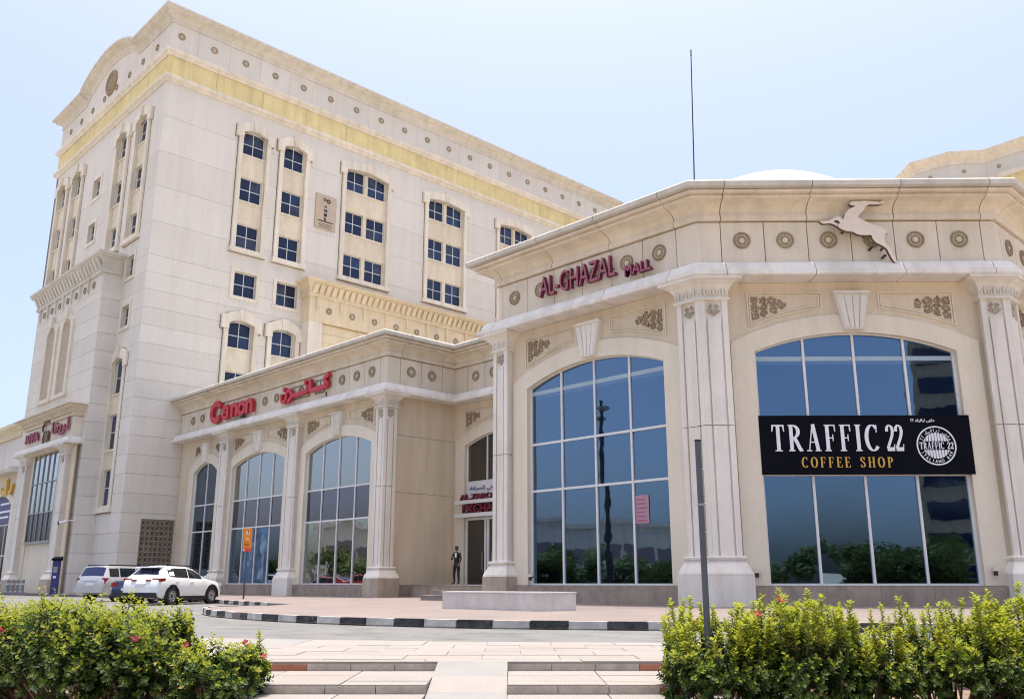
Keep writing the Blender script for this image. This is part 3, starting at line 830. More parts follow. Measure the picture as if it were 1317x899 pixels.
# crown
pT = [(TX - WID, TY + DEP), (TX - WID, TY), (TX, TY), (TX, TY + DEP)]
s0 = DEP; s1 = DEP + WID; s2 = s1 + DEP
mb = MB()
MOULD_LO = [(-.4, 40.7), (.10, 40.7), (.14, 40.78), (.14, 40.9), (.34, 41.02), (.36, 41.22), (.30, 41.3), (-.4, 41.3)]
MOULD_HI = [(-.4, 43.05), (.16, 43.05), (.18, 43.2), (.36, 43.36), (.40, 43.52), (.40, 43.62), (.2, 43.78), (.08, 43.82), (-.4, 43.82)]
TCORN = [(-.4, 46.15), (.10, 46.15), (.13, 46.22), (.13, 46.38), (.06, 46.42), (.12, 46.58), (.28, 46.75), (.5, 46.84), (.62, 46.87), (.62, 46.98), (.72, 47.02), (.78, 47.1), (.92, 47.13), (.95, 47.3), (.7, 47.38), (-.4, 47.38)]
cutL = [s0 + 4.35 * k for k in range(1, 6)]; cutR = [s1 + 4.38 * k - .18 + .0 for k in range(1, 14)]
def pieces(name, mat, prof, cuts, g=.012):
    cuts = [0] + cuts + [s2]
    for a, b in zip(cuts[:-1], cuts[1:]):
        mb = MB(); sweep(mb, pT, prof, a + g, b - g); mb.build(name, mat, tow)
s_back = [s0 - 30, s0 - 10]
pieces('yellow_panel', 'yellow_stone', [(-.4, 41.31), (.06, 41.31), (.06, 43.04), (-.4, 43.04)], s_back + [s0 - 3] + cutL + [s1 - 2.2] + cutR)
pieces('lower_moulding', 'tower_trim', MOULD_LO, s_back + cutL[::2] + cutR[::2])
pieces('upper_moulding', 'tower_trim', MOULD_HI, s_back + cutL[::2] + cutR[::2])
fc = [s0 + 1.3 + 2.95 * k for k in range(9)] + [s1 + 2.3 + 2.92 * k for k in range(19)]
mb = MB(); sweep(mb, pT, [(-.45, 40.9), (-.03, 40.9), (-.03, 47.2), (-.45, 47.2)]); mb.build('crown_backing', 'carving_stone', tow)
cuts = [0] + s_back + fc + [s2]
for a, b in zip(cuts[:-1], cuts[1:]):
    mb = MB(); sweep(mb, pT, [(-.4, 43.83), (.03, 43.83), (.03, 46.14), (-.4, 46.14)], a + .008, b - .008)
    p = mb.build('frieze_panel', 'tower_stone', tow)
    if a >= s1 + 2: medallion(p, fR, (a + b) / 2 - s1, .03, 45.12, 1.0)
    if s0 + 1 <= a and b < s1 - 0.5 and abs((a + b) / 2 - s0 - WID / 2) > 1: medallion(p, fL, (a + b) / 2 - s0, .03, 44.95, 1.0)
medallion(tow, fR, .85, .03, 45.12, 1.0)
# cornice with the segmental pediment over the left-hand face
uA, uB = 6.9, 19.4
cc = [s1 + 5.84 * k - .6 for k in range(1, 11)]
cuts = [0, s0 - 25, s0 - 8, s0 + uA]
for a, b in zip(cuts[:-1], cuts[1:]):
    mb = MB(); sweep(mb, pT, TCORN, a + .01, b - .004); mb.build('cornice_block', 'tower_cornice_stone', tow)
cuts = [s0 + uB] + cc + [s2]
for a, b in zip(cuts[:-1], cuts[1:]):
    mb = MB(); sweep(mb, pT, TCORN, a + .004, b - .01); mb.build('cornice_block', 'tower_cornice_stone', tow)
pm = (uA + uB) / 2; ph = (uB - uA) / 2
for k in range(4):
    mb = MB(); rows = []
    for j in range(7):
        u = uA + (uB - uA) * (k * 6 + j) / 24
        if j == 0 and k: u += .01
        dz = arcz(u - pm, ph, .25, 1.55)
        rows.append([fL.P(u, o, z + dz) for o, z in TCORN])
    mb.grid(rows, close_u=True); mb.face(rows[0]); mb.face(rows[-1][::-1])
    mb.build('pediment_cornice', 'tower_cornice_stone', tow)
mb = MB(); mb.prism(fL, [(uA, 46.142)] + [(uB, 46.142)] + [(u, 46.5 + arcz(u - pm, ph, .25, 1.55)) for u in [uB + (uA - uB) * k / 20 for k in range(21)]], -.39, .025)
mb.build('pediment_wall', 'tower_stone', tow)
mb = MB(); mb.lathe([(1.25, -.02), (1.25, .1), (1.12, .2), (.95, .2), (.88, .1), (.78, .06), (.72, .16), (.6, .2), (.5, .12), (.3, .16), (0, .2)], 32, axis='y')
mq = mb.build('large_medallion', 'medallion_stone', mesh_only=True, org=(0, 0, 0))
link('large_medallion', mq, tow, fL.P(pm, .04, 46.0), 0)
mb = MB(); mb.face([(TX - WID + .3, TY + .3, 46.6), (TX - .3, TY + .3, 46.6), (TX - .3, TY + DEP - .3, 46.6), (TX - WID + .3, TY + DEP - .3, 46.6)]); mb.build('roof', 'roof_felt', tow)

# ---- projecting bay on the left-hand face, with the entrance porch below it
bu0, bu1, bo = -70.9, -55.1, 1.5
pB = [(bu0, TY), (bu0, TY - bo), (bu1, TY - bo), (bu1, TY)]
fB = Fr(bu0, TY - bo, 1, 0)
for a, b in zip(cz[:-1], cz[1:]):
    if a > 23: break
    mb = MB(); sweep(mb, pB, [(-.4, a + .022), (0, a + .022), (0, min(b, 23.6)), (-.4, min(b, 23.6))]); mb.build('bay_course', 'tower_stone', tow)
mb = MB(); sweep(mb, pB, [(-.45, GZ), (-.05, GZ), (-.05, 26), (-.45, 26)]); mb.build('bay_backing', 'carving_stone', tow)
def bracket_crown(path, zf0, zf1, ztop, fr, ulen, pitch, dent, s_off, first, mat, cmat):
    mb = MB(); sweep(mb, path, [(-.4, zf0), (0.02, zf0), (.02, zf1), (-.4, zf1)]); fz = mb.build('bay_frieze', mat, tow)
    n = int((ulen - 2 * first) / pitch + .5)
    for k in range(n + 1):
        u = first + k * pitch
        medallion(fz, fr, u, .02, zf0 + (zf1 - zf0) * .52, .95)
        mb = MB(); mb.fbox(fr, u - pitch / 2 - .11, u - pitch / 2 + .11, .02, .2, zf1 - .95, zf1 - .02); mb.fbox(fr, u - pitch / 2 - .09, u - pitch / 2 + .09, .02, .14, zf1 - 1.2, zf1 - .95)
        mb.build('bracket', cmat, fz)
    h = ztop - zf1
    mb = MB(); sweep(mb, path, [(-.4, zf1), (.16, zf1), (.2, zf1 + .12), (.2, zf1 + .3), (.14, zf1 + .34), (.2, zf1 + h * .5), (.45, zf1 + h * .72), (.62, zf1 + h * .76), (.62, zf1 + h * .84), (.74, zf1 + h * .88), (.78, ztop), (-.4, ztop + .02)])
    c = mb.build('bay_cornice', cmat, tow)
    mb = MB(); nd = int(ulen / dent)
    for k in range(nd):
        u = (k + .5) * ulen / nd
        p = [(u - dent * .3, .17, zf1 + .36), (u + dent * .3, .17, zf1 + .36), (u + dent * .3, .60, zf1 + h * .74), (u - dent * .3, .60, zf1 + h * .74)]
        a = [fr.P(*x) for x in p]; b = [fr.P(x[0], x[1] - .12, x[2]) for x in p]
        d = Vector((fr.ox, fr.oy, 0)) * .055 + Vector((0, 0, -.05))
        mb.hexa([v for v in b] + [v + d for v in a])
    mb.build('leaf_course', cmat, c)
bracket_crown(pB, 23.6, 25.0, 26.6, fB, 15.8, 2.0, .7, 0, 1.9, 'tower_stone', 'tower_cornice_stone')
for uc in (-62.15 - bu0, -66.0 - bu0):
    mb = MB(); mb.prism(fB, U_band(uc, 1.5, 22.2, .75, 1.02, 21.75, .8, 16.1, 14), -.02, .16)
    mb.fbox(fB, uc - 1.75, uc + 1.75, -.02, .2, 15.75, 16.098)
    s_ = mb.build('blind_window_surround', 'tower_trim', tow)
    mb = MB()
    for k in range(7): mb.prism(fB, [(uc - 1.0 + k * .287, 16.1), (uc - 1.0 + k * .287 + .24, 16.1), (uc - 1.0 + k * .287 + .24, arcz(-1.0 + k * .287 + .24, 1.02, 21.75, .8)), (uc - 1.0 + k * .287, arcz(-1.0 + k * .287, 1.02, 21.75, .8))], -.02, .04)
    mb.build('louvre', 'plaque_stone', s_)
    mb = MB(); mb.prism(fB, [(uc - .24, 22.5), (uc + .24, 22.5), (uc + .34, 23.45), (uc - .34, 23.45)], -.02, .34); mb.build('keystone', 'tower_trim', s_)
# matching bay on the right-hand face above the arcaded wing
ay0, ay1 = 14.0, 46.2
pN = [(TX, ay0), (TX + 1.3, ay0), (TX + 1.3, ay1), (TX, ay1)]
fN = Fr(TX + 1.3, ay0, 0, 1)
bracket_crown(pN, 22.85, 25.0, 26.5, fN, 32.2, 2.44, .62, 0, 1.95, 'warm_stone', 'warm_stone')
mb = MB(); mb.fbox(fN, 0, 1.35, -1.3, 0, 14.0, 22.84); mb.build('bay_pier', 'tower_trim', tow)
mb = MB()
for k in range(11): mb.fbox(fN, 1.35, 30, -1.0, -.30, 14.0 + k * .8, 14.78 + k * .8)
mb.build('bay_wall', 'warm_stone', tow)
# stone lattice near the ground
mb = MB()
for i in range(10): mb.fbox(fR, 1.5, 4.05, -.22, -.02, 1.9 + i * .38, 1.9 + i * .38 + .10)
for j in range(8): mb.fbox(fR, 1.5 + j * .3505, 1.5 + j * .3505 + .09, -.21, -.03, 1.9, 5.45)
lat = mb.build('stone_lattice', 'lattice_stone', tow)
mb = MB()
for i in range(9):
    for j in range(7):
        u = 1.72 + j * .3505; z = 2.14 + i * .38
        ribbon(mb, fR, ell(u, z, .10, .11, 0, 360, 8), .055, -.19, -.05)
mb.build('lattice_rings', 'lattice_stone', lat)
mb = MB(); mb.fbox(fR, 1.45, 4.1, -.36, -.33, 1.85, 5.5); mb.build('lattice_backing', 'dark_interior', tow)

# ---- entrance porch (same order of architecture as the mall)
fP = Fr(-68.0, -2.2, 1, 0)
porch = thing('entrance_porch', 'two-columned entrance porch with a maroon shop sign at the foot of the tower', 'porch', (-62, -1.5, GZ))
pP = [(-68.0, TY - bo), (-68.0, -2.2), (-55.6, -2.2), (-55.6, TY - bo)]
for nm, pr, mt in (('ledge_block', LEDGE, 'ledge_stone'), ('frieze_panel', FRIEZE, 'frieze_stone'), ('cornice_block', CORNICE, 'cornice_stone')):
    mb = MB(); sweep(mb, pP, pr); mb.build(nm, mt, porch)
mb = MB(); n = 20
for k in range(n):
    u = (k + .5) * 12.4 / n
    ribbon(mb, fP, [(u - .2, 13.7), (u + .05, 13.8), (u + .15, 13.98)], .09, -.3, .02)
mb.build('leaf_course', 'cornice_stone', porch, kind='stuff')
mb = MB(); mb.fbox(fP, .1, 12.3, -.58, -.2, 11.05, 11.19); mb.build('lintel', 'wall_stone', porch)
single_column(porch, fP, 10.95, .65, ped='pedestal_granite'); single_column(porch, fP, 1.45, .65, ped='pedestal_granite')
for u_ in (0.1, 9.3):
    mb = MB(); mb.fbox(fP, u_, u_ + 3.1, -.69, -.6, GZ, 11.2); mb.build('wall', 'wall_stone', porch)
for x_ in (-68.0 + .62, -55.6 - .68):
    mb = MB(); mb.box(x_, x_ + .06, -1.65, TY - bo, GZ, 11.2); mb.build('wall', 'wall_stone', porch)
mb = MB(); mb.fbox(fP, 3.2, 9.3, -.685, -.66, GZ, 4.0); mb.build('lower_wall', 'band_stone', porch)
mb = MB(); mb.fbox(fP, 3.2, 9.3, -.66, -.42, 3.9, 4.08)
for t in (6.3, 8.7): mb.fbox(fP, 3.25, 9.25, -.62, -.5, t - .05, t + .05)
for k in range(6): mb.fbox(fP, 3.2 + k * 1.19, 3.2 + k * 1.19 + .1, -.63, -.51, 4.09, 11.04)
w = mb.build('window', 'grey_metal', porch)
for k in range(5):
    for a, b, mt in ((4.1, 6.3, 'film_glass'), (6.3, 8.7, 'entrance_glass'), (8.7, 11.05, 'entrance_glass')):
        pane(w, fP, [(3.25 + k * 1.19, a), (4.44 + k * 1.19, a), (4.44 + k * 1.19, b), (3.25 + k * 1.19, b)], -.58, mt)

# ---- neighbouring arcade beyond the porch
fN2 = Fr(-98.0, -1.6, 1, 0)
nb = thing('neighbour_arcade', 'low shop arcade with gold sign and navy arched poster at the far left edge', 'building', (-83, 3, GZ))
pQ = [(-98.0, -1.6), (-70.95, -1.6)]
mb = MB(); mb.prism(fN2, U_poly(0, 27.0, GZ - .1, 10.4, 22.9, 3.2, 7.6, .9), -1.2, -.6); mb.build('wall', 'wall_stone', nb)
mb = MB(); mb.prism(fN2, U_band(22.9, 3.9, 7.9, 1.2, 3.2, 7.6, .9, .8), -.9, -.5); mb.build('arch_surround', 'band_stone', nb)
mb = MB(); sweep(mb, pQ, [(-.6, 10.41), (.15, 10.41), (.3, 10.7), (.3, 10.85), (-.6, 10.9)]); mb.build('ledge_block', 'ledge_stone', nb)
for k in range(6):
    mb = MB(); sweep(mb, pQ, [(-.6, 10.91), (-.5, 10.91), (-.5, 13.6), (-.6, 13.6)], 4.5 * k + .01, 4.5 * k + 4.48); mb.build('fascia_panel', 'tower_stone', nb)
mb = MB(); sweep(mb, pQ, [(-.6, 13.62), (-.3, 13.62), (-.3, 14.1), (.2, 14.5), (.2, 14.8), (-.6, 15.0)]); mb.build('cornice_block', 'warm_stone', nb)
arch_window(nb, fN2, 22.9, 3.2, .8, 7.6, .9, 4, (3.2, 5.9), lambda k, r: 'film_glass' if r < 2 else 'mall_glass')
mb = MB(); mb.fbox(fN2, 0, 27, -9, -1.6, GZ, 14.6); mb.build('shop_interior', 'dark_interior', nb)
# ------------------------------------------------------------------ ground, road, forecourt, steps
def FG(lat, dep, z=0.0):      # site axes: along the street (lat), towards the mall (dep)
    return Vector((17.10, -25.48, 0)) + FW * dep + RT * lat + Vector((0, 0, z))
fF = Fr(17.10, -25.48, RT.x, RT.y)      # frame along the street: u = lat, o = -dep
def slab(name, mat, poly, z1, z0, parent=None, kind='structure', world=False):
    pts = [Vector((p[0], p[1], 0)) if world else FG(*p) for p in poly]
    mb = MB(); n = len(pts); i = 0
    mb.face([(p.x, p.y, z1) for p in pts])
    for k in range(n):
        a, b = pts[k], pts[(k + 1) % n]
        mb.face([(a.x, a.y, z0), (b.x, b.y, z0), (b.x, b.y, z1), (a.x, a.y, z1)])
    return mb.build(name, mat, parent, kind=kind)
mb = MB(); mb.face([(-2500, -2500, -1.3), (2500, -2500, -1.3), (2500, 2500, -1.3), (-2500, 2500, -1.3)])
mb.build('ground', 'sand', kind='structure')
near_edge = [(-60, 26), (-20, 19.2), (-9, 16.6), (-3.9, 15.2), (-.7, 14.45), (2.5, 14.2), (8, 13.9), (20, 13.0), (45, 11.0)]
slab('road', 'asphalt', near_edge + [(45, 60), (-20, 110), (-110, 110), (-110, 30)], 0.0, -1.3)
kerb_line = [(30, 13.9), (14, 16.4), (8, 17.35), (3.14, 18.1), (.64, 18.65), (-.91, 19.05), (-2.6, 20.0), (-4.5, 21.3), (-7.05, 23.95), (-8.67, 26.7), (-9.55, 29.3), (-9.6, 30.3), (-9.1, 31.0), (-8.2, 31.3)]
back_line = [(-8.0, 34.2), (-9.24, 35.66), (-11.3, 39.0), (-13.43, 42.5), (-16.5, 47.5), (-20, 52), (-28, 61), (-40, 74)]
fore = slab('forecourt', 'forecourt_pavers', kerb_line + back_line + [(-60, 95), (-20, 100), (40, 60)], GZ, -.5)
# painted kerb stones
def resample(line, step):
    out = []; acc = 0.0; nxt = 0.0
    for a, b in zip(line[:-1], line[1:]):
        a = Vector(a); b = Vector(b); l = (b - a).length
        while nxt <= acc + l: out.append(a.lerp(b, (nxt - acc) / l)); nxt += step
        acc += l
    return out
def smooth_line(line, it=2):
    for _ in range(it):
        new = [line[0]]
        for a, b in zip(line[:-1], line[1:]):
            new += [(a[0] * .75 + b[0] * .25, a[1] * .75 + b[1] * .25), (a[0] * .25 + b[0] * .75, a[1] * .25 + b[1] * .75)]
        line = new + [line[-1]]
    return line
def stone_mesh(mat, L_, w, h):
    mb = MB(); c = .02
    x, y = L_ / 2, w / 2
    mb.hexa([(-x, -y, -.3), (x, -y, -.3), (x, y, -.3), (-x, y, -.3), (-x + .006, -y + c, h), (x - .006, -y + c, h), (x - .006, y - c, h), (-x + .006, y - c, h)])
    return mb.build('kerb_stone', mat, mesh_only=True, org=(0, 0, 0))
KM = {m_: stone_mesh(m_, .755, .18, .165) for m_ in ('kerb_white', 'kerb_black')}
def kerb(line, nm, phase=0, z=0.0):
    pts = resample(smooth_line(line), .77)
    w3 = [FG(p[0], p[1]) for p in pts]
    mb = MB()
    rows = []
    for k, p in enumerate(w3):
        d = (w3[min(k + 1, len(w3) - 1)] - w3[max(k - 1, 0)]).normalized(); n = Vector((-d.y, d.x, 0)) * .10
        rows.append([p - n + Vector((0, 0, z + .03)), p + n + Vector((0, 0, z + .03))])
    mb.grid(rows)
    base = mb.build(nm, 'bedding_mortar', kind='structure')
    for k in range(len(w3) - 1):
        c = (w3[k] + w3[k + 1]) / 2; d = w3[k + 1] - w3[k]
        o = link('kerb_stone', KM['kerb_black' if (k + phase) % 2 else 'kerb_white'], base, Vector((c.x, c.y, z + rnd.uniform(-.006, .006))), math.atan2(d.y, d.x) + rnd.uniform(-.01, .01))
kerb([p for p in kerb_line if p[0] < 31], 'kerb', 1)
kerb(back_line[1:6], 'parking_kerb', 0)
# raised pavement on the near side of the road: bedding sheet and slabs
slab('pavement', 'bedding_mortar', [(-9, 10.88), (9, 10.88), (8, 13.9), (2.5, 14.2), (-.7, 14.45), (-3.9, 15.2), (-9, 16.6)], .012, -1.3)
pav_o = bpy.data.objects['pavement']
def edge_dep(lat):
    for a, b in zip(near_edge[:-1], near_edge[1:]):
        if a[0] <= lat <= b[0]: return a[1] + (b[1] - a[1]) * (lat - a[0]) / (b[0] - a[0])
    return 14
d0 = 10.88; rows_ = [(.30, 1.8), (.62, .93), (.62, .93), (.62, .93), (.62, .93), (.75, .93)]
for ri, (dd, ww) in enumerate(rows_):
    u = -6.4 + (ri % 2) * .46
    while u < 6.4:
        g = .0045
        far0, far1 = min(d0 + dd, edge_dep(u)), min(d0 + dd, edge_dep(u + ww))
        if ri == len(rows_) - 1: far0, far1 = edge_dep(u), edge_dep(u + ww)
        if not (ri == 0 and u + ww > -.84 and u < -.05) or True:
            zt = .022 + rnd.uniform(-.002, .003)
            mb = MB()
            p = [FG(u + g, d0 + g), FG(u + ww - g, d0 + g), FG(u + ww - g, far1 - g), FG(u + g, far0 - g)]
            mb.hexa([(v.x, v.y, -.03) for v in p] + [(v.x, v.y, zt) for v in p])
            r_ = rnd.random()
            mb.build('paving_slab', 'slab_pale' if r_ < .72 else ('slab_grey' if r_ < .84 else 'slab_warm'), pav_o)
        u += ww
    d0 += dd
# steps down towards the near side, split by a ramp
RL0, RL1 = -.84, -.05
lev = [(10.88, .0), (9.43, -.085), (7.98, -.17), (6.5, -.26), (5.0, -.35), (3.5, -.44)]
for k in range(1, len(lev)):
    dn, z = lev[k][0], lev[k][1]; df = lev[k - 1][0]
    steps = slab('step', 'bedding_mortar', [(-3.4, dn + .02), (RL0 - .01, dn + .02), (RL0 - .01, df), (-3.4, df)], z - .006, -1.3)
    steps2 = slab('step', 'bedding_mortar', [(RL1 + .01, dn + .02), (2.9, dn + .02), (2.9, df), (RL1 + .01, df)], z - .006, -1.3)
    for par, a, b in ((steps, -3.4, RL0), (steps2, RL1, 2.9)):
        n = 3; w = (b - a) / n
        for j in range(n):
            for d_a, d_b in ((dn, dn + .34), (dn + .34, dn + .89), (dn + .89, df - .035)):
                mb = MB(); g = .006
                p = [FG(a + j * w + g, d_a + (0 if d_a == dn else g)), FG(a + (j + 1) * w - g, d_a + (0 if d_a == dn else g)), FG(a + (j + 1) * w - g, d_b - g), FG(a + j * w + g, d_b - g)]
                zz = z + .006 + rnd.uniform(-.002, .002)
                mb.hexa([(v.x, v.y, zz - .03) for v in p] + [(v.x, v.y, zz) for v in p])
                mb.build('tread_slab', rnd.choice(['slab_pale', 'slab_pale', 'slab_warm']), par)
for k in range(len(lev) - 1):          # riser stones, the outermost ones red
    dn, z = lev[k]; zl = lev[k + 1][1]
    for a, b, red in ((-2.95, RL0, -1), (RL1, 1.95, 1)):
        cuts = [a, a + .62] + [a + .62 + (b - a - .62) * j / 3 for j in (1, 2, 3)] if red < 0 else [a + (b - a - .5) * j / 3 for j in range(4)] + [b]
        for j in range(len(cuts) - 1):
            isred = (red < 0 and j == 0) or (red > 0 and j == len(cuts) - 2)
            if red < 0 and k == 1 and j == 0: cuts[1] = a + .36
            mb = MB(); p = [FG(cuts[j] + .004, dn - .012), FG(cuts[j + 1] - .004, dn - .012), FG(cuts[j + 1] - .004, dn + .03), FG(cuts[j] + .004, dn + .03)]
            mb.hexa([(v.x, v.y, zl + .008) for v in p] + [(v.x, v.y, z - .012) for v in p])
            mb.build('riser_stone', 'red_tile' if isred else 'riser_stone', pav_o)
def ramp_z(d): return .024 - max(0, 10.87 - d) * .135
rb = None
ds = [10.87, 10.2, 9.5, 8.8, 8.1, 7.4, 6.4, 5.4]
for k in range(len(ds) - 1):
    a, b = ds[k], ds[k + 1]
    mb = MB(); p = [FG(RL0, b + .003), FG(RL1, b + .003), FG(RL1, a - .003), FG(RL0, a - .003)]
    zz = [ramp_z(b), ramp_z(b), ramp_z(a), ramp_z(a)]
    mb.hexa([(v.x, v.y, -1.2) for v in p] + [(v.x, v.y, z) for v, z in zip(p, zz)])
    o = mb.build('ramp' if rb is None else 'ramp_slab', rnd.choice(['slab_pale', 'slab_pale', 'slab_grey']), rb, kind='structure' if rb is None else None)
    if rb is None: rb = o
slab('lower_pavement', 'slab_pale', [(-14, -12), (14, -12), (14, 3.5), (-14, 3.5)], -.70, -1.3)
slab('planting_bed', 'soil', [(-14, 4.0), (-3.42, 4.0), (-3.42, 10.87), (-14, 10.87)], -.28, -1.3)
slab('planting_bed', 'soil', [(2.92, 4.0), (14, 4.0), (14, 10.87), (2.92, 10.87)], -.28, -1.3)

# platform and steps of the exchange
plat = thing('entrance_platform', 'stone platform with three low steps outside the money exchange door', 'steps', (-16, 6, GZ))
mb = MB(); mb.box(-22.75, -10.9, 5.5, 9.7, GZ, .765); mb.box(-15.0, -10.9, 1.3, 5.495, GZ, .765); mb.build('platform_base', 'plinth_granite', plat)
mb = MB(); mb.box(-22.8, -10.9, 5.45, 9.7, .767, .80); mb.build('platform_top', 'slab_pale', plat)
mb = MB(); mb.box(-15.05, -10.9, 1.25, 5.445, .767, .80); mb.build('platform_top', 'slab_pale', plat)
for k in range(2):
    mb = MB(); y = .35 + k * .45; z = .36 + k * .205
    mb.box(-15.45 + k * .2, -10.9, y, 1.3, GZ if k == 0 else z - .2, z - .03); mb.box(-15.48 + k * .2, -10.9, y - .03, 1.297, z - .028, z)
    mb.build('step', 'slab_pale', plat)
# white rendered planter
ptr = thing('planter_box', 'low rough white rendered planter box on the forecourt in front of the steps', 'planter', (-2.5, -6.8, GZ))
mb = MB(); X0, X1, Y0, Y1 = -4.6, -.5, -7.42, -6.0
for a in ((X0, X1, Y0, Y0 + .16), (X0, X1, Y1 - .16, Y1), (X0, X0 + .16, Y0 + .161, Y1 - .161), (X1 - .16, X1, Y0 + .161, Y1 - .161)): mb.box(a[0], a[1], a[2], a[3], GZ - .05, .61)
mb.build('wall', 'planter_render', ptr)
mb = MB()
for a in ((X0 - .02, X1 + .02, Y0 - .02, Y0 + .2), (X0 - .02, X1 + .02, Y1 - .2, Y1 + .02), (X0 - .02, X0 + .2, Y0 + .203, Y1 - .203), (X1 - .2, X1 + .02, Y0 + .203, Y1 - .203)): mb.box(a[0], a[1], a[2], a[3], .612, .645)
mb.build('coping', 'white_render', ptr)
mb = MB(); mb.box(X0 + .165, X1 - .165, Y0 + .165, Y1 - .165, GZ, .52); mb.build('soil', 'soil', ptr)

# ---- things on the skyline
dm = thing('white_dome', 'white dome rising behind the corner pavilion roof', 'dome', (-8.5, 22.5, 14.2))
px_c = FG(13.72, 45.0)
dm.location = (px_c.x, px_c.y, 14.2); WORG[dm.name] = Vector((px_c.x, px_c.y, 14.2))
mb = MB(); Rd = 7.2; zc = 14.5
mb.lathe([(Rd * math.cos(R(t)), zc + Rd * math.sin(R(t))) for t in range(0, 91, 5)], 40, (px_c.x, px_c.y, 0)); mb.build('shell', 'dome_white', dm, smooth=True)
mb = MB(); mb.lathe([(7.4, 14.2), (7.4, 14.7), (7.0, 14.75), (0, 14.75)], 40, (px_c.x, px_c.y, 0)); mb.build('drum', 'white_render', dm)
ms = FG(10.66, 50.0)
mt = thing('roof_mast', 'thin dark mast standing on the roof against the sky', 'mast', (ms.x, ms.y, 14.2))
mb = MB(); mb.tube([(ms.x, ms.y, 14.2), (ms.x + RT.x * .25, ms.y + RT.y * .25, 24), (ms.x + RT.x * .47, ms.y + RT.y * .47, 32.6)], [.06, .045, .035], 6); mb.build('rod', 'dark_metal', mt)
mb = MB(); mb.tube([(ms.x, ms.y, 14.2), (ms.x, ms.y, 14.5)], .25, 8); mb.build('foot', 'grey_metal', mt)
mb = MB()
mb.tube([(ms.x + RT.x * .47, ms.y + RT.y * .47, 32.6), (ms.x + RT.x * .48, ms.y + RT.y * .48, 33.0)], .06, 6); mb.build('tip', 'grey_metal', mt)
# far block of the same complex on the right skyline
def far_xy(px, dep): return FG((px - 658.5) / 1203 * dep, dep)
b0 = FG(50, 118)
fb = thing('far_block', 'distant cream block with yellow band peeping over the pavilion at right', 'building', (b0.x, b0.y, 0))
pF = [tuple(FG(53.2, 150).xy), tuple(FG(52.9, 109).xy), tuple(FG(56.0, 106.3).xy), tuple(FG(60.2, 105.8).xy), tuple(FG(63.4, 102.0).xy), tuple(FG(84, 78).xy)]
for nm, mt, pr in (('wall', 'tower_stone', [(-.6, 0), (0, 0), (0, 48.4), (-.6, 48.4)]), ('yellow_band', 'yellow_stone', [(-.6, 48.41), (.1, 48.41), (.1, 49.9), (-.6, 49.9)]),
                   ('moulding', 'tower_trim', [(-.6, 49.91), (.4, 49.91), (.5, 50.5), (-.6, 50.6)]), ('frieze', 'tower_stone', [(-.6, 50.61), (0, 50.61), (0, 52.6), (-.6, 52.6)]),
                   ('cornice', 'tower_trim', [(-.6, 52.61), (.1, 52.61), (.2, 53.1), (.7, 53.5), (1.0, 54.0), (-.6, 54.1)])):
    mb = MB(); sweep(mb, pF, pr); mb.build(nm, mt, fb)
for i in range(1, 5):
    a, b = Vector(pF[i]), Vector(pF[i + 1]); l = (b - a).length; f_ = Fr(a.x, a.y, (b - a).x, (b - a).y)
    for k in range(int(l / 2.8)): medallion(fb, f_, 1.6 + k * 2.8, .0, 51.6, .8)
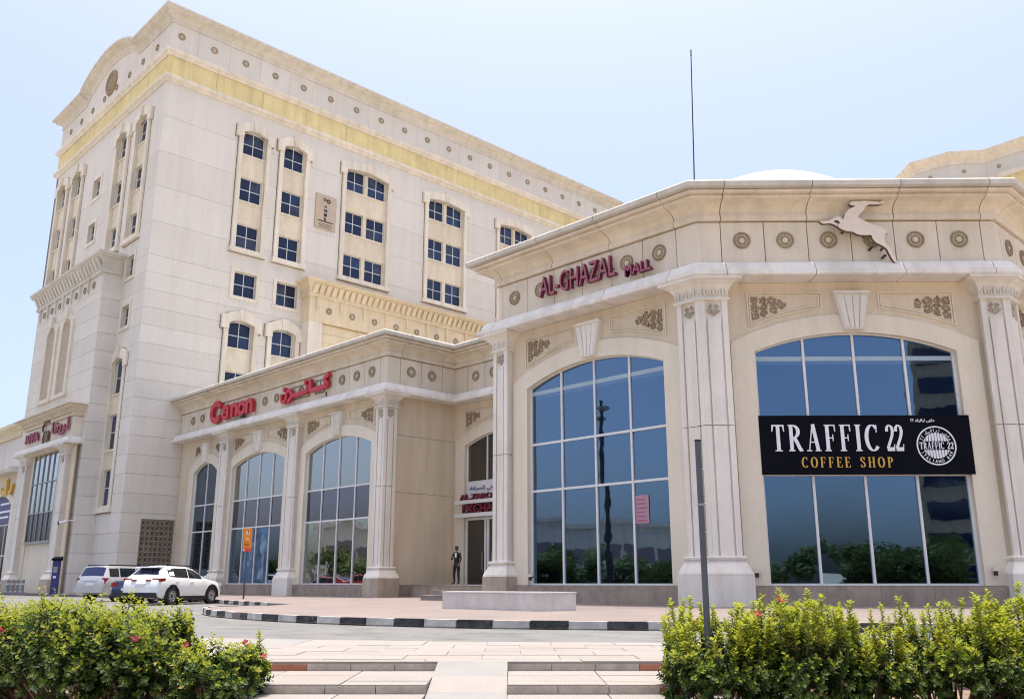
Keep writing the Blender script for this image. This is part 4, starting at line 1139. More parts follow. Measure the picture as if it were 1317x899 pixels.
# ------------------------------------------------------------------ lettering and emblems
def glyph_strokes(ch):
    """centre lines (in a unit-high cell) and serif marks of a high-contrast roman letter: (width, strokes, serifs, polygons)"""
    th = .15
    S = {}
    if ch == 'T': return .62, [([(.31, 0), (.31, 1)], 1)], [(.31, 0, .17), ], [([(.0, .74), (.045, .74), (.10, .95), (.52, .95), (.575, .74), (.62, .74), (.60, 1.0), (.02, 1.0)])]
    if ch == 'R': return .68, [([(.15, 0), (.15, 1)], 1), (ell(.22, .74, .27, .235, 90, -90, 10), 2), ([(.30, .49), (.40, .35), (.52, .12), (.60, .02)], 1)], [(.15, 0, .15), (.13, 1, .12), (.60, 0, .08)], []
    if ch == 'P': return .58, [([(.15, 0), (.15, 1)], 1), (ell(.22, .73, .27, .245, 90, -90, 10), 2)], [(.15, 0, .15), (.13, 1, .12)], []
    if ch == 'A': return .72, [([(.36, 1.02), (.56, .02)], 1), ([(.33, .98), (.13, .02)], 0), ([(.19, .34), (.48, .34)], 0)], [(.56, 0, .14), (.13, 0, .12)], []
    if ch == 'F': return .56, [([(.15, 0), (.15, 1)], 1), ([(.15, .50), (.40, .50)], 0)], [(.15, 0, .15), (.13, 1, .12)], [[(.15, .955), (.47, .955), (.50, .74), (.54, .74), (.53, 1.0), (.15, 1.0)], [(.385, .38), (.425, .38), (.425, .63), (.385, .63)]]
    if ch == 'E': return .58, [([(.15, 0), (.15, 1)], 1), ([(.15, .51), (.40, .51)], 0)], [(.15, 0, .14), (.13, 1, .12)], [[(.15, .955), (.47, .955), (.50, .76), (.54, .76), (.53, 1.0), (.15, 1.0)], [(.15, 0), (.55, 0), (.57, .25), (.53, .25), (.49, .045), (.15, .045)], [(.385, .40), (.425, .40), (.425, .63), (.385, .63)]]
    if ch == 'I': return .32, [([(.16, 0), (.16, 1)], 1)], [(.16, 0, .15), (.16, 1, .15)], []
    if ch == 'H': return .74, [([(.15, 0), (.15, 1)], 1), ([(.59, 0), (.59, 1)], 1), ([(.2, .51), (.55, .51)], 0)], [(.15, 0, .14), (.15, 1, .14), (.59, 0, .14), (.59, 1, .14)], []
    if ch == 'C': return .66, [(ell(.36, .5, .29, .48, 48, 318, 20), 2)], [], [[(.53, .70), (.58, .70), (.58, 1.0), (.55, 1.0)]]
    if ch == 'O': return .72, [(ell(.36, .5, .29, .48, 0, 360, 24), 2)], [], []
    if ch == 'S': return .54, [([(.45, .78), (.40, .92), (.28, .975), (.15, .93), (.09, .80), (.13, .66), (.27, .54), (.41, .42), (.46, .27), (.42, .11), (.29, .025), (.16, .05), (.09, .22)], 2)], [], [[(.425, .70), (.465, .70), (.465, 1.0), (.435, 1.0)], [(.075, 0), (.10, 0), (.115, .30), (.075, .30)]]
    if ch == '2': return .56, [([(.09, .74), (.11, .88), (.20, .965), (.30, .965), (.41, .90), (.45, .76), (.41, .60), (.30, .42), (.17, .24), (.08, .09)], 2)], [], [[(.04, 0), (.50, 0), (.54, .26), (.50, .26), (.46, .14), (.06, .14)]]
    return .3, [], [], []
def roman(fr, text, u0, u1, z0, z1, o0, o1, mat, parent, name='letter', track=.10):
    H = z1 - z0
    ws = [glyph_strokes(c)[0] if c != ' ' else .42 for c in text]
    tot = sum(ws) + track * (len(text) - 1); k = (u1 - u0) / tot
    u = u0; eps = 0
    for ch, w in zip(text, ws):
        if ch != ' ':
            _, strokes, serifs, polys = glyph_strokes(ch); mb = MB()
            T = lambda p: (u + p[0] * k, z0 + p[1] * H)
            e = 0.0
            for pts, mode in strokes:
                e += .0008
                wd = .17 * k
                if mode == 1: ribbon(mb, fr, [T(p) for p in pts], wd, o0, o1 + e)
                elif mode == 0: ribbon(mb, fr, [T(p) for p in pts], .05 * k, o0, o1 + e)
                else: ribbon(mb, fr, [T(p) for p in pts], wd * 1.05, o0, o1 + e, pen=.045 * k)
            for x, z, hw in serifs:
                e += .0008
                zz = (0, .04) if z == 0 else (.96, 1.0)
                mb.prism(fr, [T((x - hw, zz[0])), T((x + hw, zz[0])), T((x + hw, zz[1])), T((x - hw, zz[1]))], o0, o1 + e)
            for pl in polys:
                e += .0008; mb.prism(fr, [T(p) for p in pl], o0, o1 + e)
            mb.build(name, mat, parent)
        u += (w + track) * k
# coffee shop board across the middle of the bevelled front's window
so = BAND_O + .02
bd = thing('shop_signboard', 'long black coffee shop signboard across the big arched window, white and gold lettering', 'sign', tuple(fC.P(5.46, so, 5.4)))
mb = MB(); rows = []
for u in [1.93 + 7.1 * k / 12 for k in range(13)]:
    w_ = .006 * math.sin(u * 2.3)
    rows.append([fC.P(u, so - .06, 4.40), fC.P(u, so + w_, 4.40), fC.P(u, so + w_, 6.40), fC.P(u, so - .06, 6.40)])
mb.grid(rows, close_u=True); mb.face(rows[0]); mb.face(rows[-1])
mb.build('board', 'sign_black', bd)
roman(fC, 'TRAFFIC', 2.33, 5.93, 5.18, 6.08, so + .002, so + .022, 'sign_white', bd, track=.17)
roman(fC, '22', 6.16, 6.76, 5.18, 6.08, so + .002, so + .022, 'sign_white', bd, track=.0)
roman(fC, 'COFFEE', 3.28, 4.90, 4.63, 4.98, so + .002, so + .022, 'sign_gold', bd, track=.30)
roman(fC, 'SHOP', 5.23, 6.32, 4.63, 4.98, so + .002, so + .022, 'sign_gold', bd, track=.30)
lu, lz, lr = 7.83, 5.36, .64
mb = MB(); ribbon(mb, fC, ell(lu, lz, lr, lr, 0, 360, 40), .045, so + .002, so + .02); logo = mb.build('round_emblem', 'sign_white', bd)
mb = MB()
for sg in (1, -1):
    h0, hr = .15, .44
    n = 9
    for k in range(n):
        a, b = -hr + 2 * hr * k / n + .012, -hr + 2 * hr * (k + 1) / n - .012
        a_, b_ = (a, b)
        za = math.sqrt(max(0, hr * hr - a_ * a_)); zb_ = math.sqrt(max(0, hr * hr - b_ * b_))
        if max(za, zb_) > h0 + .02:
            p = [(lu + a_, lz + sg * h0), (lu + b_, lz + sg * h0), (lu + b_, lz + sg * max(zb_, h0 + .01)), (lu + a_, lz + sg * max(za, h0 + .01))]
            mb.prism(fC, p if sg > 0 else p[::-1], so + .002, so + .02)
mb.build('emblem_bars', 'sign_white', logo)
roman(fC, 'TRAFFIC 22', lu - .56, lu + .57, lz - .115, lz + .115, so + .003, so + .023, 'sign_white', logo, name='emblem_letter', track=.10)
def ring_text(text, r, a0, a1, h, name, inward):
    n = len(text)
    for k, ch in enumerate(text):
        if ch == ' ': continue
        a = R(a0 + (a1 - a0) * (k + .5) / n)
        vs, fs = font_mesh(ch, .01)
        if not vs: continue
        xm = (min(v[0] for v in vs) + max(v[0] for v in vs)) / 2
        mb = MB()
        for v in vs:
            x = (v[0] - xm) * h; z = (v[1] - .35) * h * 1.2
            t = a - PI / 2 if not inward else a + PI / 2
            mb.v.append(tuple(fC.P(lu + r * math.cos(a) + x * math.cos(t) - z * math.sin(t), so + .002 + (v[2] + .05) / .1 * .018, lz + r * math.sin(a) + x * math.sin(t) + z * math.cos(t))))
        mb.f = fs; mb.m = [0] * len(fs); mb.build(name, 'sign_white', logo)
ARA = '\uFEE3\uFED8\uFEEC\uFEF0 \uFE97\uFEAE\uFE8D\uFED3\uFEF4\uFEDA \u0662\u0662'
ring_text(ARA, .53, 20, 160, .125, 'emblem_letter', False)
ring_text('ITALIANO BAR', .53, 200, 340, .12, 'emblem_letter', True)
letters(fC, ARA[::-1], 7.05, 7.85, 6.14, 6.28, so + .002, so + .02, 'sign_white', bd, name='arabic_caption', joined=True, bold=.012)

# mall name on the left-hand frieze
o0, o1 = -.22, -.04
mn = thing('mall_name_sign', 'mauve and maroon raised mall name lettering on the frieze of the corner pavilion', 'sign', tuple(fA.P(5.2, -.2, 12.7)))
AX = 10.85
letters(fA, 'AL-GHAZAL', AX - 7.72, AX - 3.70, 12.24, 13.10, o0, o1, ['letter_mauve', 'letter_maroon'], mn, bold=.0)
letters(fA, 'MALL', AX - 3.24, AX - 2.0, 12.05, 12.47, o0, o1, ['letter_mauve', 'letter_maroon'], mn, bold=.012)
mb = MB()
for u in (-7.4, -6.6, -5.9, -5.2, -4.6, -4.0): mb.fbox(fA, AX + u, AX + u + .04, -.37, -.2, 12.6, 12.64)
for u in (-3.1, -2.2): mb.fbox(fA, AX + u, AX + u + .04, -.37, -.2, 12.2, 12.24)
mb.build('mounting_pins', 'dark_metal', mn)
# leaping gazelle emblem
GAZ = [(5.5, 13.88), (5.57, 13.95), (5.84, 13.96), (6.04, 13.97), (6.14, 13.96), (6.38, 13.94), (6.57, 13.91), (6.67, 13.97), (6.7, 13.94), (6.66, 13.87), (6.55, 13.82), (6.16, 13.82), (6.06, 13.76), (5.94, 13.59), (5.73, 13.37), (5.78, 13.3), (6.03, 13.17), (6.29, 13.06), (6.51, 12.99), (6.64, 12.86), (6.68, 12.8), (6.74, 12.75), (6.65, 12.72), (6.6, 12.65), (6.58, 12.54), (6.59, 12.4), (6.69, 12.26), (6.78, 12.18), (6.8, 12.08), (6.85, 11.9), (6.93, 11.71), (6.86, 11.64), (6.76, 11.81), (6.67, 12.04), (6.63, 12.15), (6.51, 12.26), (6.26, 12.4), (6.17, 12.54), (6.14, 12.68), (5.92, 12.67), (5.69, 12.69), (5.5, 12.8), (5.3, 12.82), (5.14, 12.89), (5.01, 12.98), (4.86, 13.09), (4.71, 13.13), (4.51, 13.1), (4.4, 13.16), (4.37, 13.23), (4.48, 13.21), (4.7, 13.23), (4.88, 13.31), (5.02, 13.39), (5.13, 13.36), (5.19, 13.25), (5.25, 13.34), (5.29, 13.48), (5.39, 13.61), (5.55, 13.7), (5.69, 13.78), (5.56, 13.79), (5.49, 13.83)]
def smooth_poly(P, it=1):
    for _ in range(it):
        n = len(P); Q = []
        for k in range(n):
            a, b = P[k], P[(k + 1) % n]; Q += [(a[0] * .75 + b[0] * .25, a[1] * .75 + b[1] * .25), (a[0] * .25 + b[0] * .75, a[1] * .25 + b[1] * .75)]
        P = Q
    return P
gz_ = thing('gazelle_emblem', 'pale leaping gazelle emblem mounted on the frieze above the coffee shop window', 'emblem', tuple(fC.P(5.7, .1, 12.9)))
GH = [(4.86, 13.20), (4.98, 13.245), (5.06, 13.20), (5.09, 13.10), (5.0, 13.11)]
def corner_round(P):
    n = len(P); Q = []
    for k in range(n):
        a, b, c = P[k - 1], P[k], P[(k + 1) % n]
        Q += [(b[0] * .86 + a[0] * .14, b[1] * .86 + a[1] * .14), (b[0] * .86 + c[0] * .14, b[1] * .86 + c[1] * .14)]
    return Q
# bridge the leg gap into the outline at its nearest point on the lower edge
iL = min(range(len(GAZ)), key=lambda k: math.dist(GAZ[k], (5.01, 12.98)))
GQ = GAZ[:iL + 1] + [GH[4], GH[3], GH[2], GH[1], GH[0], (4.985, 13.105)] + [(GAZ[iL][0] - .02, GAZ[iL][1] + .012)] + GAZ[iL + 1:]
GP = corner_round(GQ)
mb = MB(); mb.prism(fC, GP, .02, .17)
mb.m = [0] + [1] * (len(mb.f) - 1)
mb.build('body', ['gazelle_face', 'bronze_edge'], gz_)
for u, z in ((5.3, 12.95), (6.05, 12.8), (6.62, 12.3), (5.6, 13.3)):
    mb = MB(); mb.fbox(fC, u - .03, u + .03, -.37, .03, z - .03, z + .03); mb.build('bracket', 'dark_metal', gz_)
for u, z in ((6.2, 12.3), (6.64, 12.0)):
    mb = MB(); mb.fbox(fC, u - .035, u + .035, -.35, -.05, z - .03, z + .03); mb.build('spotlight', 'dark_metal', gz_)

# camera shop letters on the arcade
cx0 = 50.3
cs = thing('camera_shop_sign', 'red camera shop name in bold latin letters on the arcade frieze', 'sign', tuple(fK.P(cx0 - 41.8, -.1, 12.8)))
z0, zx, zc = 12.12, 13.0, 13.42
def K_(x): return cx0 + x
bw = .42
def redletter(strokes, par, w=bw, mat='letter_red', d0=-.22, d1=-.02, name='letter', fr=None):
    mb = MB(); e = 0
    for st in strokes:
        e += .002
        ww = w
        if isinstance(st, tuple): st, ww = st
        ribbon(mb, fr or fK, st, ww, d0, d1 + e)
    return mb.build(name, mat, par)
sl = .08
redletter([(ell(K_(-43.95), 12.78, .72, .62, 62, 318, 16), .40), ([(K_(-43.55), 13.36), (K_(-43.32), 13.05)], .3)], cs)
redletter([([(K_(-42.85), 12.80), (K_(-42.7), 12.96), (K_(-42.35), 12.98), (K_(-42.2), 12.8), (K_(-42.18), 12.12)], .34), (ell(K_(-42.55), 12.40, .32, .22, 80, 390, 12), .26)], cs)
redletter([([(K_(-41.55), 12.12), (K_(-41.55), 13.05)], .36), ([(K_(-41.5), 12.86), (K_(-41.2), 12.98), (K_(-40.95), 12.9), (K_(-40.88), 12.7), (K_(-40.86), 12.12)], .34)], cs)
redletter([(ell(K_(-40.15), 12.56, .40, .38, 0, 360, 18), .30)], cs)
redletter([([(K_(-39.42), 12.12), (K_(-39.42), 13.05)], .36), ([(K_(-39.38), 12.86), (K_(-39.1), 12.98), (K_(-38.85), 12.9), (K_(-38.78), 12.7), (K_(-38.76), 12.12)], .34)], cs)
mb = MB(); mb.tube([fK.P(K_(-41.8), -.1, 11.98), fK.P(K_(-41.0), .05, 11.86), fK.P(K_(-39.9), .0, 11.95)], .03, 5); mb.fbox(fK, K_(-40.0), K_(-39.6), -.1, .1, 11.85, 12.0)
mb.build('cable_tray', 'dark_metal', cs)
ar = thing('arabic_shop_sign', 'red arabic camera shop lettering on the arcade frieze', 'sign', tuple(fK.P(cx0 - 32, -.1, 12.6)))
def sh(P): return [(K_(a), b) for a, b in P]
def W2(P): return smooth_open(sh(P))
def smooth_open(P, it=1):
    for _ in range(it): P = smooth_line(P, 1)
    return P
redletter([(W2([(-29.30, 13.22), (-29.74, 13.03), (-29.80, 12.86), (-29.5, 12.68), (-29.46, 12.52), (-29.95, 12.50), (-31.12, 12.47), (-31.42, 12.50)]), .27), ([(K_(-31.42), 13.20), (K_(-31.37), 12.42)], .30)], ar)
redletter([([(K_(-31.78), 12.87), (K_(-31.74), 12.42)], .26), (W2([(-31.75, 12.50), (-32.66, 12.46), (-33.34, 12.45), (-33.6, 12.53), (-33.74, 12.83), (-34.1, 12.88), (-34.15, 12.75)]), .25), (W2([(-33.5, 12.53), (-33.62, 12.36), (-33.98, 12.12)]), .24)], ar)
redletter([(W2([(-34.22, 12.80), (-34.20, 12.42), (-34.41, 12.16), (-34.74, 12.22), (-34.86, 12.46), (-34.80, 12.76)]), .24)], ar)
for x, z in ((-31.97, 13.10), (-34.54, 13.02)):
    mb = MB(); mb.prism(fK, ell(K_(x), z, .16, .16, 0, 345, 12), -.22, -.02); mb.build('letter_dot', 'letter_red', ar)
mb = MB()
for x0_, x1_ in ((-34.0, -31.9), (-31.2, -30.2)):
    for z in (12.25, 13.05): mb.fbox(fK, K_(x0_), K_(x1_), -.36, -.33, z, z + .04)
    for x in (x0_, (x0_ + x1_) / 2, x1_): mb.fbox(fK, K_(x), K_(x) + .04, -.36, -.335, 12.25, 13.05)
mb.fbox(fK, K_(-30.0), K_(-29.9), -.36, -.32, 11.95, 12.2)
mb.build('mounting_frame', 'dark_metal', ar)
# second line of marks: the porch sign
ps = thing('porch_shop_sign', 'maroon shop lettering with a large dark emblem on the porch frieze', 'sign', tuple(fP.P(6, -.2, 12.6)))
letters(fP, 'RIVA', 1.2, 4.6, 12.25, 13.05, -.24, -.12, 'letter_wine', ps, bold=.03)
letters(fP, '\uFE8D\uFEAE\uFEF3\uFED4\uFE8E'[::-1], 7.7, 11.5, 12.1, 13.35, -.24, -.12, 'letter_wine', ps, bold=.02, joined=True, name='arabic_lettering')
mb = MB()
ribbon(mb, fP, [(5.9, 13.6), (5.4, 13.25), (5.45, 12.9), (6.0, 12.8), (5.75, 12.3), (5.85, 11.9)], .16, -.25, -.1); ribbon(mb, fP, [(6.0, 13.55), (6.6, 13.6), (6.9, 13.5)], .2, -.25, -.1)
mb.fbox(fP, 6.1, 6.95, -.25, -.12, 12.0, 12.8)
mb.build('emblem', 'bronze_edge', ps)
# neighbouring gold sign and arched navy poster
gs = thing('gold_shop_sign', 'gold arabic letters on the arcade at the far left edge', 'sign', tuple(fN2.P(24, -.5, 9.5)))
redletter([([(24.4, 9.95), (24.4, 8.5)], .5), ([(24.5, 8.75), (23.4, 8.75), (22.8, 9.1)], .4), ([(25.3, 8.7), (25.9, 8.75), (26.2, 9.4)], .28)], gs, mat='letter_yellow', d0=-.58, d1=-.35, fr=fN2)
npst = thing('arched_poster', 'navy arched poster with white print filling the arch of the far left shop', 'poster', tuple(fN2.P(22.9, -.7, 7)))
mb = MB(); mb.prism(fN2, [(19.8, 6.0), (26.0, 6.0)] + arc_pts(22.9, 3.1, 7.55, .85)[::-1], -.72, -.66); mb.build('sheet', 'meter_blue', npst)
mb = MB()
for z, w_ in ((7.7, 2.2), (7.0, 2.6), (6.5, 2.3)): mb.fbox(fN2, 22.9 - w_ * .2, 22.9 + w_, -.66, -.652, z, z + .18)
mb.build('print', 'sign_white', npst)
# hotel style plaque between tower windows
pq = thing('tower_plaque', 'beige upright plaque with dark vertical lettering between tower windows', 'plaque', tuple(fR.P(15.5, .1, 33.6)))
mb = MB(); mb.fbox(fR, 14.45, 16.6, -.02, .16, 32.0, 35.3); mb.build('plate', 'plaque_stone', pq)
for i, ch in enumerate('AMIR'): letters(fR, ch, 15.33, 15.63, 34.05 - i * .42, 34.35 - i * .42, .161, .18, 'dark_metal', pq, bold=.02)
mb = MB(); ribbon(mb, fR, ell(15.35, 34.85, .14, .12, 0, 360, 10), .08, .161, .18); ribbon(mb, fR, ell(15.75, 34.75, .15, .15, 0, 360, 10), .12, .161, .18)
mb.fbox(fR, 14.75, 16.3, .161, .175, 32.68, 32.78)
for k in range(3): mb.fbox(fR, 14.8, 16.2, .161, .17, 32.15 + k * .15, 32.19 + k * .15)
mb.build('print', 'dark_metal', pq)

# ---- the money exchange door
fD = Fr(XS, YE, 1, 0)
ex = thing('exchange_sign', 'maroon money exchange lettering on two cream bars above the glass door', 'sign', tuple(fD.P(3.5, -.3, 5)))
mb = MB(); mb.fbox(fD, -.1, 7.2, -.5, -.22, 4.52, 4.74); mb.fbox(fD, -.1, 7.2, -.5, -.22, 5.28, 5.48); mb.build('bars', 'white_render', ex)
letters(fD, 'EXCHANGE', .5, 4.7, 4.76, 5.24, -.42, -.28, ['letter_maroon', 'letter_maroon'], ex, bold=.03)
letters(fD, 'AL ZAROONI', .25, 4.2, 5.5, 5.82, -.42, -.28, 'letter_maroon', ex, bold=.03)
mb = MB(); mb.fbox(fD, .55, 7.3, -.68, -.62, 5.5, 6.5); mb.build('white_panel', 'poster_white', ex)
letters(fD, '\uFE8D\uFEDF\uFEB0\uFEAD\uFECB\uFEEE\uFEE7\uFEF2 \uFEDF\uFEE0\uFEBC\uFEAE\uFE8D\uFED3\uFE94'[::-1], .8, 3.6, 5.95, 6.3, -.62, -.6, 'meter_blue', ex, joined=True, name='arabic_lettering', bold=.01)
dr = thing('exchange_door', 'dark glass double door with white frame under the exchange sign', 'door', tuple(fD.P(3.5, -.6, .8)))
mb = MB()
for u in (.5, 2.1, 2.32, 4.1): mb.fbox(fD, u, u + .14, -.7, -.58, .80, 4.5)
mb.fbox(fD, .64, 4.1, -.69, -.59, 4.36, 4.49)
mb.build('frame', 'pane_white', dr)
for u in (.66, 2.48):
    mb = MB(); mb.fbox(fD, u, u + 1.42, -.67, -.64, .82, 4.34); l_ = mb.build('door_leaf', 'door_glass', dr)
    mb = MB(); mb.tube([fD.P(u + .2 if u > 2 else u + 1.25, -.6, 1.6), fD.P(u + .2 if u > 2 else u + 1.25, -.6, 2.6)], .03, 6); mb.build('handle', 'grey_metal', l_)
pp = thing('window_poster', 'pink paper notice stuck in the tall arched window under the mall name', 'poster', tuple(fA.P(AX - 3.3, -.72, 3.4)))
mb = MB(); mb.fbox(fA, AX - 3.62, AX - 3.02, -.742, -.735, 2.95, 3.95); mb.build('paper', 'poster_pink', pp)
mb = MB()
for k in range(6): mb.fbox(fA, AX - 3.57, AX - 3.1 - .05 * (k % 3), -.7349, -.733, 3.02 + k * .15, 3.07 + k * .15)
mb.build('print', 'letter_mauve', pp)
# display film in the camera shop window
dp = thing('window_display', 'blue and white photo display filling the lower panes of the middle arcade window', 'display', tuple(fK.P(50.3 - 38.2, -.73, 2.5)))
for k, mt in enumerate(('film_glass', 'poster_blue', 'poster_blue', 'film_glass')):
    if mt != 'poster_blue': continue
    u = 50.3 - 38.2 - 3.48 + 1.74 * k
    mb = MB(); mb.fbox(fK, u + .09, u + 1.65, -.752, -.735, .9, 4.35); mb.build('poster', mt, dp)
    mb = MB()
    for j in range(7):
        a = rnd.uniform(0, 1.0); z = rnd.uniform(1.0, 3.6)
        mb.prism(fK, ell(u + .3 + a, z, rnd.uniform(.1, .35), rnd.uniform(.15, .5), 0, 330, 9), -.736, -.7345 + j * .0004)
    mb.build('print', rnd.choice(['poster_grey', 'meter_blue']), dp)
# ------------------------------------------------------------------ cars
def car(name, label, paint, L_, W_, st, glass_rear, group, wheel_r, wx, spec):
    """st: stations nose->tail (x, z_low, z_belt, z_roof, half_low, half_belt, half_roof); local x forward, y left"""
    t = thing(name, label, 'car', (0, 0, 0), group)
    rows = []
    def ring(s):
        x, zl, zb, zr, hl, hb, hr = s
        zm = zl + (zb - zl) * .55
        half = [(0, zl), (hl * .93, zl), (hl, zl + .10), (hl + .015, zm), (hb, zb - .05), (hb - .03, zb), (hr + (hb - hr) * .35, zb + (zr - zb) * .62), (hr, zr - .05 * min(1, (zr - zb) * 4)), (hr * .72, zr - .005), (0, zr + .012)]
        return [Vector((x, y, z)) for y, z in half] + [Vector((x, -y, z)) for y, z in half[-2:0:-1]]
    fine = []
    for a, b in zip(st[:-1], st[1:]):
        for k in range(3): fine.append(tuple(p + (q_ - p) * k / 3 for p, q_ in zip(a, b)))
    fine.append(st[-1])
    R_ = [ring(s) for s in st]
    bm = bmesh.new(); vr = []
    for r in R_: vr.append([bm.verts.new(v) for v in r])
    n = len(R_[0])
    for a, b in zip(vr[:-1], vr[1:]):
        for k in range(n): bm.faces.new((a[k], a[(k + 1) % n], b[(k + 1) % n], b[k]))
    bm.faces.new(vr[0][::-1]); bm.faces.new(vr[-1])
    bmesh.ops.recalc_face_normals(bm, faces=bm.faces)
    me = bpy.data.meshes.new('body'); bm.to_mesh(me); bm.free()
    me.materials.append(MATS[paint])
    body = link('body', me, t, (0, 0, 0))
    # wheel openings
    cut = bpy.data.meshes.new('cut'); cb = bmesh.new()
    for x in wx:
        for s_ in (-1, 1):
            bmesh.ops.create_cone(cb, cap_ends=True, segments=28, radius1=wheel_r * 1.14, radius2=wheel_r * 1.14, depth=.56, matrix=Matrix.Translation((x, s_ * (W_ / 2 - .02), wheel_r)) @ Matrix.Rotation(PI / 2, 4, 'X'))
    cb.to_mesh(cut); cb.free()
    co = bpy.data.objects.new('cut', cut); COL.objects.link(co)
    md = body.modifiers.new('b', 'BOOLEAN'); md.object = co; md.operation = 'DIFFERENCE'; md.solver = 'EXACT'
    dg = bpy.context.evaluated_depsgraph_get(); dg.update()
    nm = bpy.data.meshes.new_from_object(body.evaluated_get(dg)); body.modifiers.clear(); body.data = nm
    bpy.data.objects.remove(co)
    for p in nm.polygons: p.use_smooth = True
    try: nm.set_sharp_from_angle(angle=R(32))
    except Exception: pass
    if not nm.materials: nm.materials.append(MATS[paint])
    def side(i0, f0, i1, f1, v0, v1, s_, off=.008):
        """patch of the flank between stations; v: 0 belt .. 1 roof"""
        def P(i, f, v):
            a = R_[i]; b = R_[min(i + 1, len(R_) - 1)]
            def lerp_ring(k): return a[k].lerp(b[k], f)
            pts = [lerp_ring(5), lerp_ring(6), lerp_ring(7)]
            q_ = pts[0].lerp(pts[1], v / .6) if v < .6 else pts[1].lerp(pts[2], (v - .6) / .4)
            return Vector((q_.x, s_ * (q_.y + off), q_.z))
        return P(i0, f0, v0), P(i1, f1, v0), P(i1, f1, v1), P(i0, f0, v1)
    for s_ in (-1, 1):
        for (i0, f0, i1, f1, v0, v1) in spec['side']:
            mb = MB(); 
            tot0, tot1 = i0 + f0, i1 + f1
            rws = []
            for tt in sorted({tot0, tot1} | {float(k) for k in range(len(R_)) if tot0 < k < tot1}):
                ii = min(int(tt), len(R_) - 2); ff = tt - ii
                va, vb = v0, v1
                p0 = side(ii, ff, ii, ff, va, .6, s_)[0]; pm_ = side(ii, ff, ii, ff, .6, .6, s_)[0]; p1 = side(ii, ff, ii, ff, vb, vb, s_)[0]
                rws.append([p0, pm_, p1])
            mb.grid(rws); mb.build('side_window', 'car_glass', t)
    for kind, i, f0, f1, mt in spec['ends']:      # windscreen / rear window patches between stations
        mb = MB(); rws = []
        for f in (f0, (f0 + f1) / 2, f1):
            a, b = R_[i], R_[i + 1]
            row = [a[k].lerp(b[k], f) for k in (7, 8, 9, 10, 11)]
            d = Vector((1 if kind == 'windscreen' else -1, 0, .8)).normalized() * .008
            w_ = .93
            rws.append([Vector((v.x, v.y * w_, v.z)) + d for v in row])
        mb.grid(rws); mb.build(kind, mt, t)
    for x in wx:
        for s_ in (-1, 1):
            mb = MB(); c = (x, s_ * (W_ / 2 - .02), wheel_r)
            pr = [(wheel_r * .62, -.11), (wheel_r * .95, -.115), (wheel_r, -.07), (wheel_r, .07), (wheel_r * .95, .115), (wheel_r * .64, .11)]
            mb.lathe([(r, h + s_ * .09) for r, h in pr], 26, c, axis='y')
            w_ = mb.build('wheel', 'tyre_rubber', t, org=c)
            mb = MB()
            mb.lathe([(wheel_r * .70, -s_ * .10 + s_ * .09), (wheel_r * .62, -s_ * .075 + s_ * .09), (wheel_r * .60, -s_ * .03 + s_ * .09)], 26, c, axis='y')
            yo = c[1] + s_ * (.09 - .03) - s_ * .09 * 0
            yy = c[1] - s_ * .012
            for k in range(10):
                a = 2 * PI * k / 10; b0 = .05
                ca, sa = math.cos(a), math.sin(a)
                p = []
                for r, hw in ((.05, .035), (wheel_r * .64, .028)):
                    p += [(c[0] + ca * r - sa * hw, c[2] + sa * r + ca * hw), (c[0] + ca * r + sa * hw, c[2] + sa * r - ca * hw)]
                p = [p[0], p[1], p[3], p[2]]
                mb.hexa([(q_[0], yy - .012, q_[1]) for q_ in p] + [(q_[0], yy + .022, q_[1]) for q_ in p])
            mb.build('rim', 'rim_alloy', w_)
            mb = MB(); mb.lathe([(wheel_r * .63, 0), (0, 0)], 20, (c[0], c[1] - s_ * .05, c[2]), axis='y'); mb.build('brake_disc', 'car_trim', w_)
            mb = MB()
            rr = wheel_r * 1.14
            rws = []
            for k in range(15):
                a = R(-8 + 196 * k / 14)
                y = s_ * (W_ / 2)
                rws.append([(x + math.cos(a) * r, y + yo2, wheel_r + math.sin(a) * r) for r, yo2 in ((rr - .01, -s_ * .06), (rr - .005, s_ * .012), (rr + .07, s_ * .008), (rr + .075, -s_ * .06))])
            mb.grid(rws); mb.build('arch_trim', spec.get('trim', 'car_trim'), t)
    for bx in spec['boxes']:
        nm_, mt, (x0, x1, ya, yb, z0, z1), sym = bx
        for s_ in ((1, -1) if sym else (1,)):
            mb = MB(); y0_, y1_ = sorted((s_ * ya, s_ * yb)); c_ = .012
            mb.hexa([(x0, y0_ + c_, z0), (x1, y0_ + c_, z0), (x1, y1_ - c_, z0), (x0, y1_ - c_, z0), (x0 + c_, y0_ + c_, z1), (x1 - c_, y0_ + c_, z1), (x1 - c_, y1_ - c_, z1), (x0 + c_, y1_ - c_, z1)])
            mb.build(nm_, mt, t)
    return t
def park(t, x, y, hx, hy, z=0.0):
    t.location = (x, y, z); t.rotation_euler = (0, 0, math.atan2(hy, hx)); WORG[t.name] = Vector((x, y, z))
